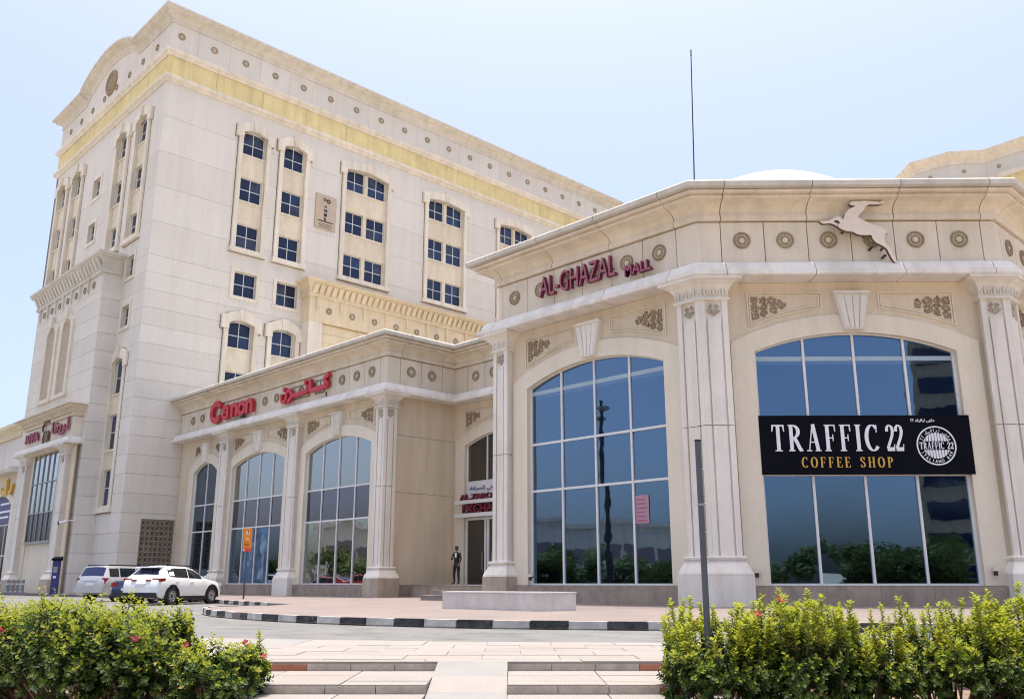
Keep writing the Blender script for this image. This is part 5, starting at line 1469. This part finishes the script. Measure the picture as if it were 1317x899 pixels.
#             x     zl   zb    zr    hl   hb    hr
suv_st = [(2.22, .40, .66, .68, .62, .60, .50), (2.12, .28, .80, .82, .80, .78, .62), (1.75, .24, .93, .97, .90, .88, .72), (1.15, .22, 1.0, 1.05, .915, .91, .76), (.95, .22, 1.03, 1.10, .92, .915, .76),
          (.20, .22, 1.05, 1.50, .92, .92, .66), (-.30, .22, 1.06, 1.60, .92, .92, .67), (-1.10, .23, 1.09, 1.60, .92, .92, .66), (-1.62, .26, 1.12, 1.53, .92, .915, .63), (-2.02, .30, 1.10, 1.18, .91, .90, .72), (-2.17, .34, .98, 1.02, .88, .87, .76), (-2.24, .40, .74, .76, .80, .80, .72)]
suv_spec = dict(side=[(4, .42, 5, .95, .06, .86), (6, .03, 7, .85, .06, .84)],
                ends=[('windscreen', 4, .12, .92, 'car_glass'), ('rear_window', 8, .12, .86, 'rear_glass')],
                boxes=[('tail_light', 'lamp_red', (-2.17, -1.80, .50, .925, .95, 1.08), True), ('tail_lamp_bar', 'lamp_red', (-2.215, -2.05, .22, .498, .97, 1.03), True), ('headlight', 'lamp_clear', (1.72, 2.10, .62, .87, .76, .90), True),
                       ('rear_bumper', 'car_trim', (-2.27, -1.9, -.84, .84, .30, .50), False), ('bumper_trim', 'rim_alloy', (-2.285, -2.2, -.6, .6, .50, .535), False), ('number_plate', 'poster_white', (-2.255, -2.2, -.26, .26, .76, .87), False), ('front_bumper', 'car_trim', (1.98, 2.25, -.66, .66, .28, .42), False),
                       ('side_sill', 'car_trim', (-1.0, 1.0, .86, .937, .20, .36), True), ('door_mirror', 'car_white', (.62, .82, .93, 1.12, 1.06, 1.20), True), ('roof_rail', 'car_trim', (-1.5, .1, .60, .645, 1.575, 1.625), True), ('rear_spoiler', 'car_white', (-1.98, -1.55, -.58, .58, 1.50, 1.55), False),
                       ('door_seam', 'car_trim', (-.36, -.348, .90, .932, .42, 1.04), True), ('door_seam', 'car_trim', (.70, .712, .90, .928, .42, 1.0), True), ('door_handle', 'car_white', (-.22, .0, .92, .955, .90, .935), True), ('door_handle', 'car_white', (-1.18, -.96, .92, .955, .92, .955), True)])
c1 = car('parked_car', 'white crossover parked nose-in closest to the orange sign, its rear and right side showing', 'car_white', 4.48, 1.85, suv_st, 'rear_glass', 'cars parked by the tower', .36, (1.335, -1.335), suv_spec)
park(c1, -22.34, -7.74, -.47, .883)
jeep_st = [(2.3, .48, .80, .82, .70, .70, .60), (2.2, .34, .98, 1.0, .84, .84, .70), (1.8, .30, 1.06, 1.09, .90, .89, .76), (.95, .28, 1.10, 1.14, .92, .915, .80), (.80, .28, 1.12, 1.18, .92, .92, .80),
           (.25, .28, 1.13, 1.62, .92, .92, .72), (-.20, .28, 1.13, 1.70, .92, .92, .73), (-1.3, .30, 1.14, 1.71, .92, .92, .73), (-2.0, .32, 1.14, 1.68, .92, .915, .72), (-2.22, .36, 1.12, 1.20, .91, .90, .80), (-2.30, .42, .90, .92, .88, .87, .80)]
jeep_spec = dict(side=[(4, .5, 5, .95, .08, .84), (6, .05, 6, .98, .08, .86), (7, .08, 7, .92, .08, .84)],
                 ends=[('windscreen', 4, .15, .9, 'car_glass'), ('rear_window', 8, .10, .95, 'rear_glass')], trim='car_silver',
                 boxes=[('tail_light', 'lamp_red', (-2.27, -2.02, .70, .925, .86, 1.12), True), ('rear_bumper', 'car_silver', (-2.40, -2.0, -.92, .92, .44, .68), False), ('tailgate_trim', 'rim_alloy', (-2.31, -2.2, -.45, .45, .99, 1.04), False), ('number_plate', 'poster_white', (-2.315, -2.2, -.26, .26, .78, .90), False),
                        ('roof_rail', 'car_trim', (-1.9, .1, .64, .69, 1.70, 1.76), True), ('door_mirror', 'car_silver', (.6, .8, .93, 1.13, 1.12, 1.3), True), ('headlight', 'lamp_clear', (2.0, 2.25, .5, .75, .78, .95), True), ('side_sill', 'car_trim', (-1.0, 1.0, .86, .935, .26, .40), True)])
c2 = car('parked_car', 'silver boxy off-roader with roof rails parked furthest left beside the tower', 'car_silver', 4.7, 1.88, jeep_st, 'rear_glass', 'cars parked by the tower', .38, (1.4, -1.38), jeep_spec)
pj = FG(-19.6, 47.5); park(c2, pj.x, pj.y, -.40, .917)
sed_st = [(2.25, .34, .58, .60, .66, .64, .54), (2.1, .22, .70, .72, .82, .80, .66), (1.6, .20, .80, .84, .88, .86, .70), (.95, .19, .88, .93, .89, .88, .74), (.15, .19, .92, 1.36, .89, .89, .62), (-.3, .19, .93, 1.42, .89, .89, .63), (-1.0, .2, .94, 1.38, .89, .89, .62), (-1.65, .22, .95, 1.02, .88, .88, .70), (-2.15, .28, .93, .97, .86, .85, .72), (-2.25, .36, .70, .72, .78, .77, .66)]
sed_spec = dict(side=[(3, .45, 4, .95, .06, .84), (5, .1, 6, .5, .06, .84)], ends=[('windscreen', 3, .12, .9, 'car_glass'), ('rear_window', 6, .1, .9, 'rear_glass')], trim='car_navy',
                boxes=[('tail_light', 'lamp_red', (-2.24, -2.0, .50, .86, .72, .90), True), ('rear_bumper', 'car_trim', (-2.29, -2.0, -.8, .8, .26, .44), False), ('number_plate', 'poster_white', (-2.275, -2.2, -.26, .26, .56, .67), False), ('headlight', 'lamp_clear', (1.9, 2.14, .45, .76, .58, .70), True)])
c3 = car('parked_car', 'dark navy saloon almost hidden between the silver off-roader and the white crossover', 'car_navy', 4.5, 1.78, sed_st, 'rear_glass', 'cars parked by the tower', .32, (1.3, -1.35), sed_spec)
p3_ = FG(-16.35, 43.6); park(c3, p3_.x, p3_.y, -.45, .893)

# cars standing across the road, out of frame, mirrored in the camera shop window
def copy_car(src, x, y, hx, hy, paint, label):
    t = src.copy(); COL.objects.link(t); t['label'] = label; t['group'] = 'cars mirrored in the arcade windows'
    for ch in src.children:
        c = ch.copy(); COL.objects.link(c); c.parent = t
        if ch.name.startswith('body'):
            c.data = ch.data.copy(); c.data.materials[0] = MATS[paint]
        for g_ in ch.children:
            d = g_.copy(); COL.objects.link(d); d.parent = c
    t.location = (x, y, 0); t.rotation_euler = (0, 0, math.atan2(hy, hx)); WORG[t.name] = Vector((x, y, 0))
copy_car(c3, -55, -12.5, .85, -.52, 'car_red', 'red saloon across the road, mirrored in the arcade window nearest the corner')
copy_car(c2, -49.5, -13.5, .85, -.52, 'car_red', 'red off-roader across the road, mirrored in the arcade window nearest the corner')
copy_car(c1, -60, -9.5, .85, -.52, 'car_white', 'white crossover across the road, mirrored low in the arcade windows')

# ------------------------------------------------------------------ street furniture
b = FG(-12.79, 44.73)
os_ = thing('parking_sign', 'tall narrow orange sign on a thin pole in front of the arcade window', 'sign', (b.x, b.y, GZ))
fO = Fr(b.x, b.y, RT.x + .35 * FW.x, RT.y + .35 * FW.y)
mb = MB(); mb.tube([fO.P(0, -.04, GZ), fO.P(0, -.04, 3.4)], .045, 8); mb.build('pole', 'pole_grey', os_)
mb = MB(); mb.fbox(fO, -.2, .2, 0, .03, 2.52, 3.45); mb.build('board', 'signal_orange', os_)
mb = MB(); mb.fbox(fO, -.19, .2, 0, .032, 2.36, 2.515); mb.build('lower_board', 'signal_red', os_)
mb = MB(); mb.prism(fO, ell(0, 3.24, .085, .085, 0, 340, 12), .03, .034); mb.fbox(fO, -.08, .07, .03, .0335, 2.93, 2.98); mb.fbox(fO, -.19, -.12, .0321, .035, 2.37, 2.47); mb.build('print', 'poster_white', os_, kind='stuff')
mb = MB(); ribbon(mb, fO, [(0, 3.17), (0, 3.31)], .03, .034, .036); ribbon(mb, fO, ell(0.01, 3.28, .035, .03, 90, -90, 6), .02, .034, .037)
for k in range(3): mb.fbox(fO, -.13, .13 - .04 * k, .03, .0333, 2.62 + k * .07, 2.64 + k * .07)
mb.build('print', 'sign_black', os_, kind='stuff')
pm_ = thing('parking_meter', 'slim navy parking payment column standing by the porch column', 'parking meter', (-49.2, -4.0, GZ))
fM = Fr(-49.2, -4.0, RT.x, RT.y)
mb = MB(); mb.fbox(fM, -.21, .21, -.15, .15, GZ, 2.35); mb.build('column', 'meter_blue', pm_)
mb = MB(); mb.hexa([fM.P(-.28, .25, 2.35), fM.P(.28, .25, 2.35), fM.P(.28, -.2, 2.35), fM.P(-.28, -.2, 2.35), fM.P(-.28, .25, 2.47), fM.P(.28, .25, 2.47), fM.P(.28, -.2, 2.62), fM.P(-.28, -.2, 2.62)]); mb.build('cap', 'sign_black', pm_)
mb = MB(); mb.fbox(fM, -.15, .15, .15, .165, 1.55, 1.95); mb.build('screen', 'grey_metal', pm_)
mb = MB(); mb.fbox(fM, -.1, .1, .15, .16, 1.2, 1.35); mb.build('plate', 'poster_white', pm_)
for k in range(4):
    x = -64.4 + k * 1.25
    bo_ = thing('bollard', ('leftmost short grey bollard across the porch opening', 'second short grey bollard from the left porch column', 'second short grey bollard from the right porch column', 'short grey bollard nearest the navy parking meter')[k], 'bollard', (x, -2.6, GZ), 'bollards across the porch opening')
    mb = MB(); mb.lathe([(.22, GZ), (.2, GZ + .1), (.13, GZ + .14), (.12, GZ + .85), (.15, GZ + .88), (.12, GZ + .98), (0, GZ + 1.02)], 12, (x, -2.6, 0)); mb.build('post', 'grey_metal', bo_, smooth=False)
    mb = MB(); mb.lathe([(.135, GZ + .6), (.135, GZ + .72)], 12, (x, -2.6, 0)); mb.build('ring', 'poster_white', bo_)
# steel pole in the right-hand hedge
pb = FG(1.815, 8.8)
lp = thing('steel_pole', 'plain dark grey steel pole rising from the right-hand hedge', 'pole', (pb.x, pb.y, -.1))
mb = MB(); mb.tube([(pb.x, pb.y, -.3), (pb.x, pb.y, 2.22)], .030, 14); mb.build('tube', 'pole_grey', lp, smooth=True)
mb = MB(); mb.tube([(pb.x, pb.y, 2.222), (pb.x, pb.y, 2.24)], .032, 14); mb.build('cap', 'dark_metal', lp)
mb = MB()
for z in (1.95, 1.62, 1.35, 1.08): mb.tube([(pb.x + RT.x * .03, pb.y + RT.y * .03, z), (pb.x + RT.x * .05, pb.y + RT.y * .05, z)], .007, 6)
mb.build('bolts', 'grey_metal', lp)
mb = MB(); mb.lathe([(.031, 1.600), (.034, 1.602), (.034, 1.622), (.031, 1.624)], 14, (pb.x, pb.y, 0)); mb.build('clamp', 'grey_metal', lp)
# camera and lamps fixed to the walls
def wall_lamp(fr, u, z, o, label):
    p = fr.P(u, o, z); t = thing('wall_lamp', label, 'lamp', tuple(p), 'small wall lamps beside the coffee shop window')
    mb = MB(); mb.fbox(fr, u - .03, u + .03, o, o + .10, z - .02, z + .02); mb.build('bracket', 'dark_metal', t)
    mb = MB(); mb.fbox(fr, u - .13, u + .13, o + .08, o + .20, z + .02, z + .13); mb.build('housing', 'cornice_stone', t)
    mb = MB(); mb.fbox(fr, u - .10, u + .02, o + .1, o + .16, z - .12, z + .015); mb.build('lamp_head', 'dark_metal', t)
wall_lamp(fC, 1.55, 1.18, BAND_O, 'small dark wall lamp left of the coffee shop window, low beside the column')
wall_lamp(fC, 9.25, 1.24, BAND_O, 'small wall lamp right of the coffee shop window, low beside the column')
wall_lamp(fA, .95 + 1.3, 1.1, BAND_O, 'small wall lamp at the left foot of the arched window under the mall name')
cc_ = thing('security_camera', 'small white security camera on the projecting bay of the tower', 'camera', (-55.1, -1.2, 5.4))
mb = MB(); mb.tube([(-55.3, -1.22, 5.4), (-55.1, -1.6, 5.4), (-54.9, -1.9, 5.35)], .05, 6); mb.build('arm', 'poster_white', cc_)
mb = MB(); mb.tube([(-54.9, -1.8, 5.3), (-55.3, -2.2, 5.2)], .12, 8); mb.build('body', 'poster_white', cc_)
mb = MB(); mb.tube([(-55.3, -2.2, 5.2), (-55.36, -2.26, 5.185)], .125, 8); mb.build('lens', 'sign_black', cc_)

# ------------------------------------------------------------------ the figure at the door
def person(loc, facing):
    t = thing('person', 'person in dark clothes and dark cap standing by the glass exchange door', 'person', loc)
    V = {}
    names = []; verts = []; radii = []; edges = []
    def add(n, p, r, par=None):
        V[n] = len(verts); verts.append(p); radii.append(r)
        if par is not None: edges.append((V[par], V[n]))
    add('pelvis', (0, 0, .96), (.15, .11)); add('waist', (0, .0, 1.10), (.135, .10), 'pelvis'); add('chest', (0, -.01, 1.30), (.165, .115), 'waist'); add('upper', (0, -.01, 1.43), (.15, .09), 'chest')
    add('neck', (0, .0, 1.52), (.055, .055), 'upper')
    for s_, n in ((-1, 'r'), (1, 'l')):
        add('sh' + n, (s_ * .17, 0, 1.43), (.07, .065), 'upper')
        if s_ < 0: add('el' + n, (s_ * .235, .03, 1.16), (.048, .048), 'sh' + n); add('wr' + n, (s_ * .22, .16, .98), (.034, .034), 'el' + n)
        else: add('el' + n, (s_ * .24, .05, 1.15), (.048, .048), 'sh' + n); add('wr' + n, (s_ * .12, .22, 1.22), (.034, .034), 'el' + n)
        add('hip' + n, (s_ * .09, 0, .90), (.105, .10), 'pelvis'); add('kn' + n, (s_ * .105, .02 if s_ < 0 else .05, .50), (.068, .068), 'hip' + n); add('an' + n, (s_ * .12, -.02, .10), (.046, .05), 'kn' + n)
        add('toe' + n, (s_ * .14, .15, .05), (.042, .035), 'an' + n)
    def skin(name, verts, edges, radii, mat, root, par, sub=1):
        me = bpy.data.meshes.new(name); me.from_pydata(verts, edges, [])
        o = bpy.data.objects.new(name, me); COL.objects.link(o)
        md = o.modifiers.new('s', 'SKIN'); md.use_smooth_shade = True
        for k, r in enumerate(radii): me.skin_vertices[0].data[k].radius = r
        me.skin_vertices[0].data[root].use_root = True
        o.modifiers.new('u', 'SUBSURF').levels = sub
        dg = bpy.context.evaluated_depsgraph_get(); dg.update()
        nm = bpy.data.meshes.new_from_object(o.evaluated_get(dg)); bpy.data.objects.remove(o)
        nm.materials.clear(); nm.materials.append(MATS[mat]); nm.name = name
        return link(name, nm, par, WORG[par.name])
    body = skin('body', verts, edges, radii, 'cloth_black', 0, t)
    # head with face
    mb = MB(); hc = Vector((0, .02, 1.645)); rows = []
    for i in range(13):
        ph = PI * i / 12; row = []
        for j in range(20):
            a = 2 * PI * j / 20
            x = .075 * math.sin(ph) * math.cos(a); y = .095 * math.sin(ph) * math.sin(a); z = .118 * math.cos(ph)
            if z < 0: x *= 1 + z * 2.0; y *= 1 + z * 1.2
            if y > 0 and abs(x) < .02 and -.05 < z < .0: y += .02
            if y > 0 and abs(abs(x) - .03) < .014 and 0 < z < .03: y -= .012
            row.append(hc + Vector((x, y, z)))
        rows.append(row)
    mb.grid(rows, close_u=True)
    for s_ in (-1, 1): mb.tube([hc + Vector((s_ * .075, -.005, -.03)), hc + Vector((s_ * .086, -.008, 0)), hc + Vector((s_ * .08, -.005, .03))], .014, 6)
    mb.v = [(p[0] + loc[0], p[1] + loc[1], p[2] + loc[2]) for p in mb.v]
    mb.build('head', 'skin', t, org=loc, smooth=True)
    mb = MB()
    mb.lathe([(.082, .02), (.10, .035), (.098, .07), (.085, .115), (.05, .14), (0, .147)], 18, hc)
    mb.tube([hc + Vector((0, .06, .03)), hc + Vector((0, .16, .02))], [.06, .02], 8)
    mb.v = [(p[0] + loc[0], p[1] + loc[1], p[2] + loc[2]) for p in mb.v]
    mb.build('cap', 'cloth_black', t, org=loc)
    for s_, w, d in ((-1, (-.22, .16, .98), (0.03, .55, -.8)), (1, (.12, .22, 1.22), (-.6, .5, .55))):
        w = Vector(w); d = Vector(d).normalized(); sd = d.cross(Vector((0, 0, 1))).normalized(); hv = []; he = []; hr = []
        hv.append(tuple(w)); hr.append((.03, .024)); hv.append(tuple(w + d * .085)); hr.append((.036, .018)); he.append((0, 1))
        up = sd.cross(d)
        for k, (off, ln) in enumerate(((-.027, .062), (-.009, .075), (.009, .072), (.027, .055))):
            a = len(hv); hv += [tuple(w + d * (.09) + sd * off), tuple(w + d * (.09 + ln * .5) + sd * off * 1.15 - up * .008), tuple(w + d * (.09 + ln) + sd * off * 1.1 - up * .028)]
            hr += [(.010, .010), (.009, .009), (.008, .008)]; he += [(1, a), (a, a + 1), (a + 1, a + 2)]
        a = len(hv); hv += [tuple(w + d * .035 + sd * .04), tuple(w + d * .075 + sd * .058 - up * .02)]; hr += [(.011, .011), (.009, .009)]; he += [(0, a), (a, a + 1)]
        skin('hand', hv, he, hr, 'skin', 0, t)
    mb = MB(); mb.box(-.045, .045, .098, .108, 1.25, 1.46); mb.v = [(p[0] + loc[0], p[1] + loc[1], p[2] + loc[2]) for p in mb.v]; mb.build('shirt_front', 'cloth_white', t, org=loc)
    t.rotation_euler = (0, 0, facing)
    t.scale = (1.06, 1.06, 1.06)
    return t
pe = FG((587 - 658.5) / 1203 * 46.6, 46.6)
person((pe.x, pe.y, .80), R(200))

# ------------------------------------------------------------------ hedges
def bush(name, label, lat, dep, rl, rd, h, shoots, spiky, seed, group, flowers=4, z0=-.05, young=.4):
    r = random.Random(seed)
    c = FG(lat, dep); t = thing(name, label, 'shrub', (c.x, c.y, z0), group)
    lv = MB(); stem = MB(); tips = []
    for k in range(shoots):
        a = r.uniform(0, 2 * PI); rr = math.sqrt(r.random())
        bx, by = rr * .55 * rl * math.cos(a), rr * .55 * rd * math.sin(a)
        u = r.random()
        el = math.asin(min(1, .02 + .98 * u ** .75))
        a2 = a + r.uniform(-.5, .5)
        # superellipsoid crown: flat top, full flanks
        ce, se = math.cos(el) ** .55, math.sin(el) ** .6
        ca, sa = math.copysign(abs(math.cos(a2)) ** .75, math.cos(a2)), math.copysign(abs(math.sin(a2)) ** .75, math.sin(a2))
        hh = h * (1 + .09 * math.sin(a2 * 3 + seed) * math.cos(el) + .08 * math.sin(a2 * 2 + el * 5 + seed * 2) + r.uniform(-.15, .07))
        tx, ty, tz = rl * ce * ca * r.uniform(.82, 1.04), rd * ce * sa * r.uniform(.82, 1.04), hh * (-.02 + 1.02 * se)
        ex = 0
        if spiky and r.random() < spiky and el > .7: ex = r.uniform(.10, .34)
        tip = Vector((tx, ty, tz)); base = Vector((bx, by, 0))
        mid = base.lerp(tip, .55) + Vector((0, 0, .12 * h))
        pts = [base, mid, tip]
        if ex: pts.append(tip + Vector((r.uniform(-.05, .05), r.uniform(-.05, .05), ex)))
        def bez(t_):
            if ex and t_ > 1: return tip.lerp(pts[3], t_ - 1)
            return base * (1 - t_) ** 2 + mid * 2 * t_ * (1 - t_) + tip * t_ * t_
        T1 = 1 + (1 if ex else 0)
        t_ = .5 + r.random() * .12; ph = r.uniform(0, 6.28); isy = r.random() < young
        while t_ < T1:
            p = bez(t_); d = (bez(min(t_ + .05, T1)) - bez(t_ - .05)); d = d.normalized() if d.length > 1e-6 else Vector((0, 0, 1))
            ph += 2.4
            o1 = d.orthogonal().normalized(); o2 = d.cross(o1)
            out = (o1 * math.cos(ph) + o2 * math.sin(ph)); ld = (out + d * .45 + Vector((0, 0, r.uniform(-.15, .35)))).normalized()
            ln = r.choice((.034, .046, .058, .072)) * r.uniform(.85, 1.1) * (.75 if t_ > T1 - .1 else 1); wd = ln * .32
            sd = ld.cross(d); sd = sd.normalized() if sd.length > 1e-3 else o1
            up = sd.cross(ld)
            q0 = p; q1 = p + ld * ln * .5 + sd * wd + up * .006; q2_ = p + ld * ln; q3 = p + ld * ln * .5 - sd * wd + up * .006
            hz = p.z / h; yz = hz > .62 + r.uniform(-.22, .2)
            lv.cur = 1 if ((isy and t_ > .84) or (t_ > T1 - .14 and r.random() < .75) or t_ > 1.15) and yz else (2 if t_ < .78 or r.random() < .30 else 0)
            if r.random() < .012: lv.cur = 3
            w3 = lambda v: tuple(Vector((c.x, c.y, z0)) + RT * v.x + FW * v.y + Vector((0, 0, v.z)))
            i = len(lv.v); lv.v += [w3(q0), w3(q1), w3(q2_), w3(q3)]
            lv.f += [(i, i + 1, i + 2), (i, i + 2, i + 3)]; lv.m += [lv.cur, lv.cur]
            t_ += (.022 if t_ < 1 else .055 * .12 / max(ex, .06)) * r.uniform(.8, 1.3)
        if k % 9 == 0:
            w3 = lambda v: tuple(Vector((c.x, c.y, z0)) + RT * v.x + FW * v.y + Vector((0, 0, v.z)))
            stem.tube([w3(base), w3(bez(.5)), w3(bez(.95))], [.012, .008, .003], 4, cap=False)
        elif ex:
            w3 = lambda v: tuple(Vector((c.x, c.y, z0)) + RT * v.x + FW * v.y + Vector((0, 0, v.z)))
            stem.tube([w3(bez(.7)), w3(tip), w3(pts[3])], [.005, .004, .002], 4, cap=False)
        if tz > h * .55 and ty < rd * .4: tips.append((pts[-1] if ex else tip))
    lv.build('foliage', ['leaf_mature', 'leaf_young', 'leaf_dark', 'leaf_dry'], t, kind='stuff')
    stem.build('stems', 'bark', t, kind='stuff')
    for k in range(flowers):
        p = r.choice(tips); w = Vector((c.x, c.y, z0)) + RT * p.x + FW * (p.y - .02) + Vector((0, 0, p.z + .01))
        mb = MB()
        for j in range(9):
            d = Vector((r.uniform(-1, 1), r.uniform(-1, 1), r.uniform(-.3, 1))).normalized(); o1 = d.orthogonal().normalized()
            q_ = w + Vector((r.uniform(-.02, .02), r.uniform(-.02, .02), r.uniform(-.02, .02)))
            mb.face([q_, q_ + d * .018 + o1 * .014, q_ + d * .036, q_ + d * .018 - o1 * .014])
        mb.build('flower_cluster', 'bract_pink', t)
    return t
HL = 'flowering hedge shrubs left of the steps'; HR = 'flowering hedge shrubs right of the steps'
ZL, ZR = -.30, -.30
bush('hedge_shrub', 'dense rounded shrub in the bottom left corner, outermost of the left hedge', -5.6, 9.6, 1.05, 1.15, 1.02, 900, .0, 11, HL, 1, ZL, .6)
bush('hedge_shrub', 'dense green shrub in the middle of the left hedge below the parked cars', -4.35, 9.55, .98, 1.15, 1.02, 900, .0, 12, HL, 2, ZL, .6)
bush('hedge_shrub', 'green shrub at the inner shoulder of the left hedge, beside the dense middle shrub', -3.66, 9.5, .46, 1.0, .92, 460, .0, 13, HL, 1, ZL, .5)
bush('hedge_shrub', 'small low open shrub with pink flowers ending the left hedge beside the steps', -2.78, 9.15, .46, .60, .63, 330, .03, 14, HL, 3, ZL, .5)
bush('hedge_shrub', 'shrub with upright shoots around the foot of the steel pole', 1.90, 9.1, .50, .72, .72, 430, .35, 21, HR, 1, ZR, .45)
bush('hedge_shrub', 'broad shrub with tall leafy shoots in front of the coffee shop plinth', 2.76, 9.3, .60, .8, .80, 560, .35, 22, HR, 2, ZR, .45)
bush('hedge_shrub', 'leafy shrub with two spiky tops in the middle of the right hedge', 3.44, 9.25, .40, .7, .63, 300, .35, 23, HR, 1, ZR, .45)
bush('hedge_shrub', 'bushy shrub with pink flowers just beyond the gap in the right hedge', 4.34, 9.3, .56, .8, .75, 560, .25, 24, HR, 2, ZR, .45)
bush('hedge_shrub', 'shrub with yellowish new leaves at the far end of the right hedge', 5.22, 9.3, .62, .8, .84, 600, .3, 25, HR, 1, ZR, .6)
mb = MB(); r5 = random.Random(5)
for k in range(1500):
    p = FG(r5.uniform(1.3, 5.5), r5.uniform(7.6, 8.6), -.27); a = r5.uniform(0, 6.28); h_ = r5.uniform(.02, .07)
    d = Vector((math.cos(a), math.sin(a), 0)) * .012
    mb.face([p - d, p + d, p + d * 2 + Vector((d.y, d.x, h_))])
mb.build('ground_cover', 'leaf_mature', kind='stuff')

# ------------------------------------------------------------------ across the street: what the shop glass mirrors
def tree_mesh(seed):
    r = random.Random(seed); fo = MB(); tr = MB()
    tr.tube([(0, 0, 0), (.05, 0, 1.2), (0, .1, 2.4)], [.16, .12, .09], 7, cap=False)
    blobs = []
    for k in range(11):
        a = r.uniform(0, 6.28); p = Vector((math.cos(a) * r.uniform(.4, 2.3), math.sin(a) * r.uniform(.4, 2.3), r.uniform(.9, 4.3)))
        tr.tube([(0, .1, 2.2), tuple(p * .6 + Vector((0, 0, 1))), tuple(p)], [.06, .04, .02], 5, cap=False); blobs.append((p, r.uniform(.6, 1.15)))
    for k in range(4200):
        p, s_ = r.choice(blobs); d = Vector((r.gauss(0, 1), r.gauss(0, 1), r.gauss(0, .8))).normalized() * s_ * r.random() ** .4
        q_ = p + d; a = Vector((r.uniform(-1, 1), r.uniform(-1, 1), r.uniform(-.4, .8))).normalized() * .15; b_ = a.orthogonal().normalized() * .07
        fo.face([q_ - a, q_ + b_, q_ + a, q_ - b_])
    return tr.build('trunk', 'bark', mesh_only=True, org=(0, 0, 0)), fo.build('foliage', 'leaf_tree', mesh_only=True, org=(0, 0, 0))
TM = [tree_mesh(s_) for s_ in (3, 4)]
spots = []
for k in range(72):
    a = R(150 + k * 2.95)
    spots.append((-2 + 62 * math.cos(a) + rnd.uniform(-3, 3), -12 + 58 * math.sin(a) + rnd.uniform(-3, 3)))
spots += [(-70, -34), (-76, -30), (-84, -34), (-92, -28)]
for k, (x, y) in enumerate(spots):
    if (Vector((x, y, 0)) - Vector((17, -25, 0))).dot(FW) > 5 and -60 < x < 30 and y > -30: continue
    if x < -60 and y > -26: continue
    t = thing('street_tree', 'leafy green tree across the street, seen only mirrored in the mall windows', 'tree', (x, y, -1.3), 'trees mirrored in the mall windows')
    t.rotation_euler = (0, 0, rnd.uniform(0, 6.28)); s_ = rnd.uniform(.85, 1.2); t.scale = (s_ * 1.6, s_ * 1.6, s_ * 1.15)
    for nm_, me in zip(('trunk', 'crown'), TM[k % 2]): link(nm_, me, t, (x, y, -1.3))
def block(name, label, x, y, w, d, h, ang, mat, win):
    t = thing(name, label, 'building', (x, y, -1.3)); f_ = Fr(x, y, math.cos(ang), math.sin(ang))
    mb = MB(); mb.fbox(f_, -w / 2, w / 2, -d, 0, -1.3, h); mb.build('wall', mat, t)
    mb = MB(); mb.fbox(f_, -w / 2 - .3, w / 2 + .3, -d - .3, .3, h + .002, h + .6); mb.build('parapet', mat, t)
    nz = int(h / 3.6); nw = int(w / 5)
    for i in range(nz):
        for j in range(nw):
            u = -w / 2 + .6 + j * (w - .6) / nw; z = .8 + i * 3.6
            mb = MB(); mb.fbox(f_, u, u + (w - .6) / nw - .5, .0, .05, z, z + 2.0); mb.build('window', win, t)
block('mirrored_block', 'long low sandy building mirrored in the tall arched window under the mall name', -68, -74, 96, 14, 9.3, math.atan2(.65, -.75), 'planter_render', 'bulkhead')
block('mirrored_tower', 'dark glazed office block mirrored in the right panes of the coffee shop window', 87.5, -8.5, 34, 20, 31, math.atan2(-.93, -.36), 'lattice_stone', 'tower_glass')
for k, (x, y, h_) in enumerate(((-34, -34, 17), (60, -43, 14))):
    t = thing('street_lamp', ('tall street lamp mirrored in the tall arched window under the mall name', 'tall floodlight mast mirrored in the left panes of the coffee shop window')[k], 'street lamp', (x, y, -1.3), 'street lamps across the road')
    mb = MB(); mb.tube([(x, y, -1.3), (x, y, h_)], [.28, .16], 8); mb.build('post', 'dark_metal', t)
    for s_ in (-1, 1):
        mb = MB(); mb.tube([(x, y, h_ - 2.2), (x + s_ * RT.x * 1.2, y + s_ * RT.y * 1.2, h_ - 1.2), (x + s_ * RT.x * 2.6, y + s_ * RT.y * 2.6, h_ - 1.2)], .08, 6); mb.build('arm', 'dark_metal', t)
        mb = MB(); mb.box(x + s_ * RT.x * 2.6 - .4, x + s_ * RT.x * 2.6 + .4, y + s_ * RT.y * 2.6 - .4, y + s_ * RT.y * 2.6 + .4, h_ - 1.3, h_ - 1.05); mb.build('lamp_head', 'grey_metal', t)
